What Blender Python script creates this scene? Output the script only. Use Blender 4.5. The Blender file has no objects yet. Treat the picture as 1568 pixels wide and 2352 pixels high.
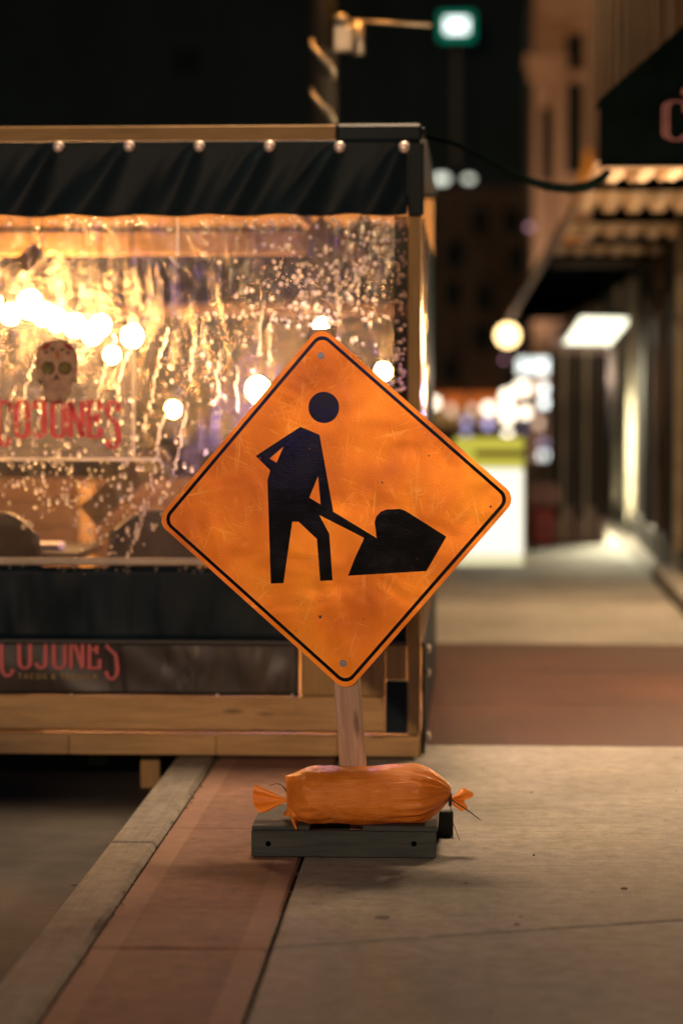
import bpy, bmesh, math, random
from mathutils import Vector, Matrix, noise
R = math.radians
random.seed(7)
scene = bpy.context.scene
col = scene.collection

# ------------------------------------------------------------------ camera
CAM_H, YAW, PITCH, LENS = 1.63, 3.1, 3.113, 85.0
cam_d = bpy.data.cameras.new('camera'); cam = bpy.data.objects.new('camera', cam_d); col.objects.link(cam)
cam.location = (0, 0, CAM_H); cam.rotation_euler = (R(90 - PITCH), 0, R(YAW))
cam_d.sensor_fit = 'VERTICAL'; cam_d.sensor_height = 36; cam_d.sensor_width = 24; cam_d.lens = LENS
cam_d.clip_start = 0.05; cam_d.clip_end = 2000
cam_d.dof.use_dof = True; cam_d.dof.focus_distance = 8.42; cam_d.dof.aperture_fstop = 1.15
cam_d.dof.aperture_blades = 0
scene.camera = cam
scene.render.resolution_x, scene.render.resolution_y = 682, 1024
scene.view_settings.view_transform = 'Standard'; scene.view_settings.look = 'None'
scene.view_settings.exposure = 0.0; scene.view_settings.gamma = 1.0
scene.view_settings.use_curve_mapping = False
try:
    cy = scene.cycles
    cy.use_denoising = True; cy.denoiser = 'OPENIMAGEDENOISE'
    cy.max_bounces = 6; cy.diffuse_bounces = 3; cy.glossy_bounces = 3; cy.transmission_bounces = 4
    cy.transparent_max_bounces = 16; cy.sample_clamp_indirect = 3.0; cy.caustics_reflective = False; cy.caustics_refractive = False
except Exception: pass

# ------------------------------------------------------------------ night sky
world = bpy.data.worlds.new('World'); scene.world = world; world.use_nodes = True
wn = world.node_tree.nodes; wl = world.node_tree.links
bg = wn['Background']
sky = wn.new('ShaderNodeTexSky'); sky.sky_type = 'NISHITA'; sky.sun_disc = False
sky.sun_elevation = R(-4.0); sky.sun_rotation = R(200)
tint = wn.new('ShaderNodeMix'); tint.data_type = 'RGBA'; tint.blend_type = 'MULTIPLY'; tint.inputs[0].default_value = 1.0
wl.new(sky.outputs[0], tint.inputs[6]); tint.inputs[7].default_value = (.35, 1.0, 1.05, 1)
wl.new(tint.outputs[2], bg.inputs[0]); bg.inputs[1].default_value = 0.8

# ------------------------------------------------------------------ helpers: pixel of the 1568x2352 view -> world
FPX = LENS / 36 * 2352
_rot = cam.rotation_euler.to_matrix()
def ray(px, py): return _rot @ Vector(((px - 784) / FPX, -(py - 1176) / FPX, -1))
def PY(px, py, Y):
    d = ray(px, py); t = Y / d.y
    return Vector((d.x * t, Y, CAM_H + d.z * t))
def PG(px, py, z=0.0):
    d = ray(px, py); t = (z - CAM_H) / d.z
    return Vector((d.x * t, d.y * t, z))
def ppm(Y): return FPX / Y       # pixels per metre, about

# ------------------------------------------------------------------ helpers: materials
def newmat(name):
    m = bpy.data.materials.new(name); m.use_nodes = True
    nt = m.node_tree; nt.nodes.clear()
    out = nt.nodes.new('ShaderNodeOutputMaterial')
    return m, nt, out
def N(nt, typ, **kw):
    n = nt.nodes.new(typ)
    for k, v in kw.items():
        if k.startswith('i_'):
            key = k[2:]
            key = int(key) if key.isdigit() else key.replace('_', ' ')
            n.inputs[key].default_value = v
        else: setattr(n, k, v)
    return n
def coords(nt, scale=(1, 1, 1), kind='Object', rot=(0, 0, 0)):
    tc = N(nt, 'ShaderNodeTexCoord'); mp = N(nt, 'ShaderNodeMapping')
    mp.inputs['Scale'].default_value = scale; mp.inputs['Rotation'].default_value = rot
    nt.links.new(tc.outputs[kind], mp.inputs[0]); return mp.outputs[0]
def noise_n(nt, vec, scale, detail=4, rough=0.55, dist=0.0):
    n = N(nt, 'ShaderNodeTexNoise'); n.inputs['Scale'].default_value = scale
    n.inputs['Detail'].default_value = detail; n.inputs['Roughness'].default_value = rough; n.inputs['Distortion'].default_value = dist
    nt.links.new(vec, n.inputs['Vector']); return n.outputs['Fac']
def ramp(nt, fac, stops):
    r = N(nt, 'ShaderNodeValToRGB'); e = r.color_ramp.elements
    while len(e) < len(stops): e.new(0.5)
    for i, (p, c) in enumerate(stops):
        e[i].position = p
        e[i].color = (c, c, c, 1) if isinstance(c, (int, float)) else tuple(c) + (1,)
    nt.links.new(fac, r.inputs[0]); return r.outputs[0]
def mixc(nt, fac, a, b, blend='MIX'):
    m = N(nt, 'ShaderNodeMix', data_type='RGBA', blend_type=blend)
    for sock, v in ((0, fac), (6, a), (7, b)):
        if isinstance(v, (int, float)): m.inputs[sock].default_value = v
        elif isinstance(v, tuple): m.inputs[sock].default_value = v + (1,) if len(v) == 3 else v
        else: nt.links.new(v, m.inputs[sock])
    return m.outputs[2]
def setv(nt, sock, v):
    if isinstance(v, (int, float)): sock.default_value = v
    elif isinstance(v, tuple): sock.default_value = v + (1,) if len(v) == 3 else v
    else: nt.links.new(v, sock)
def principled(nt, out, color, rough=0.6, metal=0.0, bump=None, bstr=0.3, bdist=0.01, spec=0.5):
    p = N(nt, 'ShaderNodeBsdfPrincipled')
    setv(nt, p.inputs['Base Color'], color); setv(nt, p.inputs['Roughness'], rough); setv(nt, p.inputs['Metallic'], metal)
    setv(nt, p.inputs['Specular IOR Level'], spec)
    if bump is not None:
        b = N(nt, 'ShaderNodeBump'); b.inputs['Strength'].default_value = bstr; b.inputs['Distance'].default_value = bdist
        nt.links.new(bump, b.inputs['Height']); nt.links.new(b.outputs[0], p.inputs['Normal'])
    if out: nt.links.new(p.outputs[0], out.inputs[0])
    return p
def plain(name, c, rough=0.6, metal=0.0, var=0.25, scale=6.0, spec=0.5, bstr=0.15):
    m, nt, out = newmat(name); v = coords(nt)
    f = noise_n(nt, v, scale, 5, 0.6)
    dark = tuple(x * (1 - var) for x in c); lite = tuple(min(1, x * (1 + var)) for x in c)
    f2 = noise_n(nt, v, scale * 9, 3, 0.6)
    principled(nt, out, ramp(nt, f, [(0.3, dark), (0.7, lite)]), rough, metal, f2, bstr, 0.004, spec)
    return m
def wood(name, c, axis='X', var=0.35, rough=0.7, knots=True):
    m, nt, out = newmat(name)
    s = {'X': (1.2, 14, 14), 'Y': (14, 1.2, 14), 'Z': (14, 14, 1.2)}[axis]
    v = coords(nt, s)
    f = noise_n(nt, v, 2.2, 6, 0.65, 0.6)
    dark = tuple(x * (1 - var) for x in c); lite = tuple(min(1, x * (1 + var * .6)) for x in c)
    base = ramp(nt, f, [(0.25, dark), (0.55, c), (0.8, lite)])
    big = noise_n(nt, coords(nt, (1, 1, 1)), 2.3, 3)
    base = mixc(nt, 0.45, base, ramp(nt, big, [(0.3, 0.55), (0.7, 1.0)]), 'MULTIPLY')
    if knots:
        s2 = {'X': (2.2, 9, 9), 'Y': (9, 2.2, 9), 'Z': (9, 9, 2.2)}[axis]
        vo = N(nt, 'ShaderNodeTexVoronoi'); vo.inputs['Scale'].default_value = 1.15
        nt.links.new(coords(nt, s2), vo.inputs['Vector'])
        k = ramp(nt, vo.outputs['Distance'], [(0.06, 0.35), (0.15, 1.0)])
        base = mixc(nt, 0.8, base, k, 'MULTIPLY')
    principled(nt, out, base, rough, 0, f, 0.25, 0.004, 0.35)
    return m
def emitter(name, c, s, sample=False):
    m, nt, out = newmat(name)
    m.cycles.emission_sampling = 'AUTO' if sample or s > 30 else 'NONE'
    e = N(nt, 'ShaderNodeEmission'); e.inputs[0].default_value = c + (1,); e.inputs[1].default_value = s
    nt.links.new(e.outputs[0], out.inputs[0]); return m

# ------------------------------------------------------------------ helpers: meshes and objects
class MB:
    def __init__(s): s.v = []; s.f = []
    def add(s, vs, fs):
        o = len(s.v); s.v += [tuple(v) for v in vs]; s.f += [tuple(i + o for i in f) for f in fs]; return s
    def box(s, x0, x1, y0, y1, z0, z1, jit=0.0):
        vs = [(x, y, z) for z in (z0, z1) for y in (y0, y1) for x in (x0, x1)]
        if jit: vs = [tuple(c + random.uniform(-jit, jit) for c in v) for v in vs]
        return s.add(vs, [(0, 2, 3, 1), (4, 5, 7, 6), (0, 1, 5, 4), (2, 6, 7, 3), (0, 4, 6, 2), (1, 3, 7, 5)])
    def bar(s, a, b, w, h, up=(0, 0, 1)):          # rectangular bar from a to b
        a, b = Vector(a), Vector(b); d = (b - a).normalized(); u = Vector(up)
        sx = d.cross(u).normalized(); sz = sx.cross(d).normalized()
        vs = [p + sx * i * w / 2 + sz * j * h / 2 for p in (a, b) for i, j in ((-1, -1), (1, -1), (1, 1), (-1, 1))]
        return s.add(vs, [(0, 1, 2, 3), (7, 6, 5, 4), (0, 4, 5, 1), (1, 5, 6, 2), (2, 6, 7, 3), (3, 7, 4, 0)])
    def tube(s, pts, r, n=8, caps=True):
        pts = [Vector(p) for p in pts]; rs = r if isinstance(r, (list, tuple)) else [r] * len(pts)
        vs = []; fs = []; ref = None
        for i, p in enumerate(pts):
            d = (pts[min(i + 1, len(pts) - 1)] - pts[max(i - 1, 0)]).normalized()
            if ref is None or abs(ref.dot(d)) > 0.95: ref = Vector((0, 0, 1)) if abs(d.z) < 0.9 else Vector((1, 0, 0))
            x = d.cross(ref).normalized(); y = d.cross(x).normalized()
            for k in range(n):
                a = 2 * math.pi * k / n; vs.append(p + (x * math.cos(a) + y * math.sin(a)) * rs[i])
        for i in range(len(pts) - 1):
            for k in range(n):
                a = i * n + k; b = i * n + (k + 1) % n; fs.append((a, b, b + n, a + n))
        if caps: fs.append(tuple(range(n))[::-1]); fs.append(tuple((len(pts) - 1) * n + k for k in range(n)))
        return s.add(vs, fs)
    def ball(s, c, r, n=12, m=8, sq=(1, 1, 1)):
        vs = [(c[0], c[1], c[2] + r * sq[2])]; fs = []
        for i in range(1, m):
            t = math.pi * i / m
            for k in range(n):
                a = 2 * math.pi * k / n
                vs.append((c[0] + r * sq[0] * math.sin(t) * math.cos(a), c[1] + r * sq[1] * math.sin(t) * math.sin(a), c[2] + r * sq[2] * math.cos(t)))
        vs.append((c[0], c[1], c[2] - r * sq[2]))
        for k in range(n): fs.append((0, 1 + k, 1 + (k + 1) % n))
        for i in range(m - 2):
            for k in range(n):
                a = 1 + i * n + k; b = 1 + i * n + (k + 1) % n; fs.append((a, a + n, b + n, b))
        l = len(vs) - 1
        for k in range(n): fs.append((l, 1 + (m - 2) * n + (k + 1) % n, 1 + (m - 2) * n + k))
        return s.add(vs, fs)
    def grid(s, nu, nv, fn):
        vs = [fn(i / nu, j / nv) for j in range(nv + 1) for i in range(nu + 1)]
        fs = [(j * (nu + 1) + i, j * (nu + 1) + i + 1, (j + 1) * (nu + 1) + i + 1, (j + 1) * (nu + 1) + i) for j in range(nv) for i in range(nu)]
        return s.add(vs, fs)
    def build(s, name, m, parent=None, smooth=False, loc=None, bevel=0.0, solid=0.0):
        me = bpy.data.meshes.new(name); me.from_pydata(s.v, [], s.f); me.update()
        if bevel:
            bm = bmesh.new(); bm.from_mesh(me)
            bmesh.ops.bevel(bm, geom=bm.edges[:], offset=bevel, segments=1, affect='EDGES', profile=0.5)
            bmesh.ops.recalc_face_normals(bm, faces=bm.faces[:]); bm.to_mesh(me); bm.free()
        if smooth:
            for p in me.polygons: p.use_smooth = True
        o = bpy.data.objects.new(name, me); col.objects.link(o)
        if m: me.materials.append(m)
        if parent: o.parent = parent
        if loc is not None: o.location = loc
        if solid:
            md = o.modifiers.new('thickness', 'SOLIDIFY'); md.thickness = solid; md.offset = 0
        return o
def tag(o, label, cat, group=None):
    o['label'] = label; o['category'] = cat
    if group: o['group'] = group
    return o
def kind(o, k): o['kind'] = k; return o
def empty(name, loc, label=None, cat=None, group=None, rot=(0, 0, 0)):
    o = bpy.data.objects.new(name, None); col.objects.link(o); o.location = loc; o.rotation_euler = rot
    o.empty_display_size = 0.1
    if label: tag(o, label, cat, group)
    return o
def light(name, typ, loc, energy, color, parent=None, **kw):
    d = bpy.data.lights.new(name, typ); d.energy = energy; d.color = color
    for k, v in kw.items(): setattr(d, k, v)
    o = bpy.data.objects.new(name, d); col.objects.link(o); o.location = loc
    if parent: o.parent = parent
    return o
def polymesh(pts, y0, y1):   # extruded outline in local x,z between two y
    n = len(pts); mb = MB()
    mb.add([(x, y0, z) for x, z in pts] + [(x, y1, z) for x, z in pts],
           [tuple(range(n)), tuple(range(2 * n - 1, n - 1, -1))] + [(i, i + n, (i + 1) % n + n, (i + 1) % n) for i in range(n)])
    return mb
def ngon_fix(o):
    bm = bmesh.new(); bm.from_mesh(o.data); bmesh.ops.triangulate(bm, faces=[f for f in bm.faces if len(f.verts) > 4], ngon_method='EAR_CLIP')
    bmesh.ops.recalc_face_normals(bm, faces=bm.faces[:]); bm.to_mesh(o.data); bm.free(); return o

# ------------------------------------------------------------------ materials
def concrete(name, c, tint=(0.8, 0.78, 0.72), scale=1.0, lines='X'):
    m, nt, out = newmat(name); v = coords(nt, kind='Object')
    geo = N(nt, 'ShaderNodeNewGeometry')
    v = geo.outputs['Position']
    a = noise_n(nt, v, 0.9 * scale, 5, 0.6); b = noise_n(nt, v, 14 * scale, 6, 0.7); s = noise_n(nt, v, 170, 3, 0.7)
    base = ramp(nt, a, [(0.3, tuple(x * 0.55 for x in c)), (0.70, tuple(x * 1.22 for x in c))])
    base = mixc(nt, 0.7, base, ramp(nt, b, [(0.32, 0.5), (0.62, 1.06)]), 'MULTIPLY')
    mp = N(nt, 'ShaderNodeMapping'); mp.inputs['Scale'].default_value = (1.0, 38, 1) if lines == 'X' else (38, 1.0, 1)
    nt.links.new(v, mp.inputs[0]); br = noise_n(nt, mp.outputs[0], 1.6, 4, 0.65)
    base = mixc(nt, 0.40, base, ramp(nt, br, [(0.36, 0.6), (0.62, 1.05)]), 'MULTIPLY')
    gm = N(nt, 'ShaderNodeTexVoronoi'); gm.inputs['Scale'].default_value = 3.3; nt.links.new(v, gm.inputs['Vector'])
    base = mixc(nt, 0.45, base, ramp(nt, gm.outputs['Distance'], [(0.055, 0.35), (0.075, 1.0)]), 'MULTIPLY')
    fine = noise_n(nt, v, 320, 2, 0.6); base = mixc(nt, 0.6, base, ramp(nt, fine, [(0.32, 0.55), (0.6, 1.1)]), 'MULTIPLY')
    ck = N(nt, 'ShaderNodeTexVoronoi', feature='DISTANCE_TO_EDGE'); ck.inputs['Scale'].default_value = .55
    wv = N(nt, 'ShaderNodeVectorMath', operation='ADD'); nz = N(nt, 'ShaderNodeTexNoise'); nz.inputs['Scale'].default_value = 5; nt.links.new(v, nz.inputs['Vector']); nt.links.new(nz.outputs['Color'], wv.inputs[0]); nt.links.new(v, wv.inputs[1]); nt.links.new(wv.outputs[0], ck.inputs['Vector'])
    base = mixc(nt, ramp(nt, b, [(.5, 0.0), (.6, .5)]), base, ramp(nt, ck.outputs['Distance'], [(0.0, 0.4), (0.006, 1.0)]), 'MULTIPLY')
    sp = noise_n(nt, v, 45, 2, 0.5)
    base = mixc(nt, 0.75, base, ramp(nt, sp, [(0.20, 0.3), (0.27, 1.0)]), 'MULTIPLY')
    h = N(nt, 'ShaderNodeMath', operation='ADD'); nt.links.new(s, h.inputs[0]); nt.links.new(br, h.inputs[1])
    principled(nt, out, base, ramp(nt, a, [(0.3, 0.6), (0.7, 0.8)]), 0, h.outputs[0], 0.7, 0.008, 0.35)
    return m
def red_concrete():
    m = concrete('red_concrete', (0.275, 0.148, 0.108)); nt = m.node_tree
    p = [n for n in nt.nodes if n.type == 'BSDF_PRINCIPLED'][0]; src = p.inputs['Base Color'].links[0].from_socket
    return m, nt, p, src
M = {}
M['asphalt'] = plain('asphalt', (0.045, 0.041, 0.036), 0.8, var=0.45, scale=3, bstr=0.6)
M['concrete'] = concrete('concrete', (0.345, 0.325, 0.29))
M['kerb'] = concrete('kerb_concrete', (0.30, 0.275, 0.235), lines='Y')
M['red'], _nt, _p, _src = red_concrete()
M['redband'] = concrete('deep_red_concrete', (0.078, 0.031, 0.021))
M['joint'] = plain('joint_dirt', (0.085, 0.075, 0.065), 0.9, scale=40, var=.5)
M['wood_x'] = wood('lumber_along', (0.40, 0.25, 0.10), 'X')
M['sill'] = wood('pale_lumber', (0.60, 0.38, 0.17), 'X')
M['wood_z'] = wood('lumber_upright', (0.40, 0.25, 0.10), 'Z')
M['wood_y'] = wood('lumber_deep', (0.40, 0.25, 0.10), 'Y')
M['post'] = wood('weathered_post', (0.58, 0.40, 0.29), 'Z', var=.5, rough=.85)
M['base'] = wood('grey_weathered_board', (0.052, 0.064, 0.064), 'X', var=.65, rough=0.75)
M['gloom'] = wood('gloom_dark_board', (0.10, 0.055, 0.03), 'X')  # gloom at the back of the shelter is put into this board colour
M['black'] = plain('black_metal', (0.012, 0.012, 0.013), 0.45)
M['blackcloth'] = plain('black_vinyl', (0.008, 0.017, 0.024), 0.45, var=0.3, scale=3, spec=.08)
M['hole'] = plain('dark_hole', (.001, .001, .001), .9, spec=0)
M['steel'] = plain('dull_steel', (0.35, 0.34, 0.33), 0.4, 1.0)
M['rivet'] = plain('grey_bolt', (0.18, 0.18, 0.20), 0.45, 0.7)

# ------------------------------------------------------------------ the setting
SB = PG(788, 1972); SBX, SBY = SB.x, SB.y            # front middle of the sign base
FY = PG(970, 1745).y                                    # front plane of the shelter
ground = MB().grid(1, 1, lambda u, v: (-400 + 800 * u, -200 + 900 * v, -0.17)).build('road', M['asphalt']); kind(ground, 'structure')
kA0, kA1 = PG(80, 2352), PG(495, 1745)
XKI = (kA0.x + kA1.x) / 2                               # kerb inner edge
XJ = (PG(555, 2352).x + PG(775, 1745).x) / 2            # joint between red strip and concrete
XKO = (PG(0, 2250).x + PG(335, 1820).x) / 2             # kerb outer edge
XSTEP = PG(1568, 1410).x
_g = N(_nt, 'ShaderNodeNewGeometry'); _x = N(_nt, 'ShaderNodeSeparateXYZ'); _nt.links.new(_g.outputs['Position'], _x.inputs[0])
_mr = N(_nt, 'ShaderNodeMapRange'); _mr.inputs[1].default_value = XKI; _mr.inputs[2].default_value = XJ; _nt.links.new(_x.outputs[0], _mr.inputs[0])
_e = ramp(_nt, _mr.outputs[0], [(.0, 1.0), (.17, 1.0), (.18, 0.0), (.83, 0.0), (.84, 1.0)])
_nt.links.new(mixc(_nt, _e, _src, mixc(_nt, .3, _src, (.40, .25, .19))), _p.inputs['Base Color'])
pave = MB().box(XKO + 0.02, 40, 2.5, 120, -0.165, -0.030).build('pavement', M['joint']); kind(pave, 'structure')
def slab(x0, x1, ya0, ya1, yb0, yb1, m, z=0.0, name='slab', bev=0.008):
    # quadrilateral slab, left edge ya0..ya1, right edge yb0..yb1
    mb = MB(); vs = [(x0, ya0), (x1, yb0), (x1, yb1), (x0, ya1)]
    mb.add([(x, y, -0.034) for x, y in vs] + [(x, y, z) for x, y in vs],
           [(3, 2, 1, 0), (4, 5, 6, 7), (0, 1, 5, 4), (1, 2, 6, 5), (2, 3, 7, 6), (3, 0, 4, 7)])
    return mb.build(name, m, pave, bevel=bev)
g = 0.005
jy = [PG(430, 2179).y, PG(560, 1903).y]; step = jy[1] - jy[0]
ys = [jy[0] + step * i for i in range(-2, 3)] + []
RED0, RED1 = PG(1200, 1712).y, PG(1200, 1478).y
ys = [y for y in ys if y < RED0 - 0.3] + [RED0]
for i in range(len(ys) - 1):
    slab(XKI + 0.006, XJ - 0.006, ys[i] + g, ys[i + 1] - g, ys[i] + g + 0.01, ys[i + 1] - g + 0.01, M['red'], random.uniform(-.002, .002))
# concrete walk: the near joint runs askew
jl, jr = PG(640, 2178).y, PG(1568, 2113).y; xr = PG(1568, 2113).x
sk = (jr - jl) / (xr - XJ); XW = XSTEP + 0.02
def jyx(y, x): return y + sk * (x - XJ)
c_ys = [jl - 2.0, jl, RED0]
for i in range(2):
    a, b = c_ys[i], c_ys[i + 1]
    r1 = RED0 - g if i == 1 else jyx(b, XW) - g
    slab(XJ + 0.006, XW, a + g, b - g, jyx(a, XW) + g, r1, M['concrete'], 0.001 * i)
slab(XJ + 0.006, XW, 3.0, c_ys[0] - g, 3.0, jyx(c_ys[0], XW) - g, M['concrete'], 0.0)
slab(XKI + 0.006, XJ - 0.006, 3.0, ys[0] - g, 3.0, ys[0] - g + .01, M['red'], 0.0)
for i in range(3):      # red cross band
    a = RED0 + (RED1 - RED0) * i / 3; b = RED0 + (RED1 - RED0) * (i + 1) / 3
    slab(XKI + 0.006, XW, a + g, b - g, a + g, b - g, M['redband'], 0.0005 * i)
y = RED1
while y < 60:
    slab(XKI + 0.006, XW, y + g, y + 2.2 - g, y + g, y + 2.2 - g, M['concrete'], random.uniform(-.002, .002)); y += 2.2
y = 2.6
while y < 60:           # kerb stones
    MB().box(XKO, XKI - 0.004, y + 0.004, y + 2.9, -0.168, 0.003).build('kerb_stone', M['kerb'], pave, bevel=0.018); y += 2.904
# small debris on the concrete
def pebble(px, py, r, sq):
    p = PG(px, py); MB().ball((0, 0, 0), r, 7, 5, sq).build('leaf_scrap', M['joint'], pave, loc=(p.x, p.y, 0.003))
for px, py, r, sq in ((1432, 2043, .009, (1.3, .6, .5)), (878, 2108, .022, (1.2, .9, .04)), (1225, 1966, .005, (1, .7, .6)), (1186, 2125, .006, (1.6, .6, .4)), (1070, 2030, .005, (1, .7, .4)), (1195, 2108, .004, (1, 1, .5))):
    pebble(px, py, r, sq)

grit = MB(); gr = random.Random(11)
for k in range(330):
    q = gr.random() * .80
    if q < .35: x, y, z = XKO - abs(gr.gauss(0, .05)) - .01, gr.uniform(5.5, FY), -.168
    elif q < .6: x, y, z = XJ + gr.gauss(0, .012), gr.uniform(5.5, FY), -.004
    elif q < .75: x, y, z = XKI + gr.gauss(.01, .012), gr.uniform(5.5, FY), .002
    else: x, y, z = gr.uniform(XJ, 1.0), gr.uniform(5.8, 11), .003
    r = gr.uniform(.0015, .005) if q > .35 else gr.uniform(.003, .011); grit.ball((x, y, z), r, 5, 4, (gr.uniform(.7, 1.6), gr.uniform(.7, 1.3), .6))
kind(grit.build('grit', plain('grit', (.10, .085, .07), .9, scale=60, var=.6), pave), 'stuff')
# ------------------------------------------------------------------ unseen street lamps added to light the place
def lamp_post(name, x, y, z, label, energy, color, radius=0.2, head_dx=0.0, spot=None):
    e = empty(name, (x, y, -0.17), label, 'street lamp')
    MB().tube([(0, 0, 0), (0, 0, z + 0.1)], [0.09, 0.05], 10).build('pole', M['black'], e, True)
    MB().tube([(0, 0, z + 0.05), (head_dx * .5, 0, z + 0.3), (head_dx, 0, z + 0.28)], 0.03, 8).build('arm', M['black'], e, True)
    MB().box(head_dx - .3, head_dx + .3, -.12, .12, z + .2, z + .32).build('lamp_head', M['black'], e, bevel=.03)
    if spot is None: light('lamp_light', 'POINT', (head_dx, 0, z + .0), energy, color, e, shadow_soft_size=radius)
    return e
lamp_post('added_street_lamp', -4.6, -8.0, 5.4, 'tall unseen street lamp added behind the viewer to light the sign front', 5000, (1.0, 0.64, 0.33), 0.25, 1.2)  # front fill, added to light the sign and shelter faces

lamp_post('added_street_lamp', -2.47, 40.0, 8.6, 'unseen street lamp added beyond the shelter roof to light the far buildings', 1500, (1.0, 0.50, 0.20), 0.3, 1.0)  # added lamp, brightens the stone building and far walls
# ------------------------------------------------------------------ construction sign
def sign_orange():
    m, nt, out = newmat('orange_reflective_sheeting'); v = coords(nt)
    a = noise_n(nt, v, 3.0, 4, 0.5); b = noise_n(nt, v, 11.0, 5, 0.6)
    base = ramp(nt, a, [(0.30, (0.54, 0.124, 0.005)), (0.5, (0.74, 0.206, 0.006)), (0.70, (0.90, 0.310, 0.010))])
    scr = None
    for k, (rz, sx, sy, th) in enumerate(((0.15, 2.6, 60, .61), (0.7, 3.0, 76, .62), (-0.45, 2.4, 58, .61), (1.45, 1.7, 44, .59), (-1.1, 3.2, 64, .62), (1.15, 2.2, 80, .61), (1.75, 2.5, 70, .61))):
        w = N(nt, 'ShaderNodeMapping'); w.inputs['Rotation'].default_value = (0, rz, 0); w.inputs['Scale'].default_value = (sx * 2, 1, sy); w.inputs['Location'].default_value = (k * 3.1, k, k * 1.7)
        w.inputs['Rotation'].default_value = (0, 0, 0)
        vr = N(nt, 'ShaderNodeVectorRotate', rotation_type='Y_AXIS'); vr.inputs['Angle'].default_value = rz; nt.links.new(v, vr.inputs['Vector'])
        nt.links.new(vr.outputs[0], w.inputs[0])
        n = noise_n(nt, w.outputs[0], 1.0, 3, 0.6, 0.5)
        f = ramp(nt, n, [(th, 0.0), (th + 0.05, 1.0)])
        if scr is None: scr = f
        else:
            ad = N(nt, 'ShaderNodeMath', operation='MAXIMUM'); nt.links.new(scr, ad.inputs[0]); nt.links.new(f, ad.inputs[1]); scr = ad.outputs[0]
    msk = N(nt, 'ShaderNodeMath', operation='MULTIPLY'); nt.links.new(scr, msk.inputs[0]); nt.links.new(ramp(nt, b, [(0.44, 0.0), (0.70, 0.5)]), msk.inputs[1])
    base = mixc(nt, msk.outputs[0], base, (0.95, 0.50, 0.12))
    dirt = noise_n(nt, v, 30, 3, 0.6)
    base = mixc(nt, 0.7, base, ramp(nt, dirt, [(0.24, 0.35), (0.31, 1.0)]), 'MULTIPLY')
    dv = N(nt, 'ShaderNodeTexVoronoi'); dv.inputs['Scale'].default_value = 260; nt.links.new(v, dv.inputs['Vector'])
    wr = noise_n(nt, coords(nt, (1, 1, 1)), 4.5, 2, 0.5, 0.4)
    hh = N(nt, 'ShaderNodeMath', operation='MULTIPLY_ADD'); hh.inputs[1].default_value = 0.05
    nt.links.new(dv.outputs['Distance'], hh.inputs[0]); nt.links.new(wr, hh.inputs[2])
    p1 = principled(nt, None, base, ramp(nt, b, [(0.35, 0.28), (0.7, 0.5)]), 0, hh.outputs[0], 0.16, 0.06, 0.5)
    p2 = principled(nt, None, base, ramp(nt, a, [(0.35, 0.5), (0.65, 0.34)]), 1.0, hh.outputs[0], 0.16, 0.06)
    mx = N(nt, 'ShaderNodeMixShader'); mx.inputs[0].default_value = 0.55
    nt.links.new(p1.outputs[0], mx.inputs[1]); nt.links.new(p2.outputs[0], mx.inputs[2]); nt.links.new(mx.outputs[0], out.inputs[0])
    return m
def sign_black():
    m, nt, out = newmat('black_sign_ink'); v = coords(nt)
    a = noise_n(nt, v, 9, 5, 0.7); chips = noise_n(nt, v, 26, 4, 0.65)
    base = mixc(nt, ramp(nt, chips, [(0.715, 0.0), (0.74, 1.0)]), (0.005, 0.005, 0.006), (0.45, 0.15, 0.02))
    dv = N(nt, 'ShaderNodeTexVoronoi'); dv.inputs['Scale'].default_value = 260; nt.links.new(v, dv.inputs['Vector'])
    principled(nt, out, base, ramp(nt, a, [(0.35, 0.10), (0.65, 0.24)]), 0, dv.outputs['Distance'], 0.12, 0.003, 0.2)
    return m
M['sign'] = sign_orange(); M['ink'] = sign_black()
SIGN_Y = SBY + 0.205
sgn = empty('construction_sign', (SBX, SBY, 0), 'orange diamond roadwork sign with black digging worker on a wooden stand', 'sign')
TURN, LEAN = R(-8), R(-4.15)
pole_foot = PY(824, 1945, SIGN_Y)
holder = Matrix.Translation((pole_foot.x - SBX, SIGN_Y - SBY, 0.0)) @ Matrix.Rotation(TURN, 4, 'Z') @ Matrix.Rotation(LEAN, 4, 'Y')
# sign-panel size from its centre and scale
ctr = PY(768.6, 1169.5, SIGN_Y)
SC = SIGN_Y * 1.003 / FPX                                 # metres per view pixel at the sign
ZS = 0.6441 / 1.2245                                      # zoom pixels -> view pixels
inv = holder.inverted()
cl = inv @ Vector((ctr.x - SBX, ctr.y - SBY, ctr.z))     # panel centre in the leaning frame
PANEL_Y = -0.026
def uv(zx, zy):                                           # zoom pixel -> panel x,z (leaning frame)
    ex, ey = zx - 778, zy - 795
    a = 4.0 * math.pi / 180
    u = (ex * math.cos(a) - ey * math.sin(a)) * ZS * SC; w = (-ex * math.sin(a) - ey * math.cos(a)) * ZS * SC
    return (u / math.cos(TURN) * 0.995, w)
def signpart(name, mb, m, parent=None, smooth=False):
    o = mb.build(name, m, parent or sgn, smooth); 
    if parent is None: o.matrix_local = holder @ Matrix.Translation((cl.x, 0, cl.z))
    return ngon_fix(o)
def rdiamond(half, rad, seg=7):                           # rounded square standing on its corner, half = centre to (unrounded) corner
    pts = []; cr = half - rad * math.sqrt(2)
    for q in range(4):
        base = q * 90
        cx, cz = cr * math.cos(R(base)), cr * math.sin(R(base))
        for k in range(seg + 1):
            a = R(base - 45 + 90 * k / seg); pts.append((cx + rad * math.cos(a), cz + rad * math.sin(a)))
    return pts
HALF = (1556 / 2 * ZS * SC) + 0.41 * 0.048
pan_pts = rdiamond(HALF, 0.048)
panel = signpart('sign_panel', polymesh(pan_pts, PANEL_Y - 0.003, PANEL_Y), M['sign'])
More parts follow.
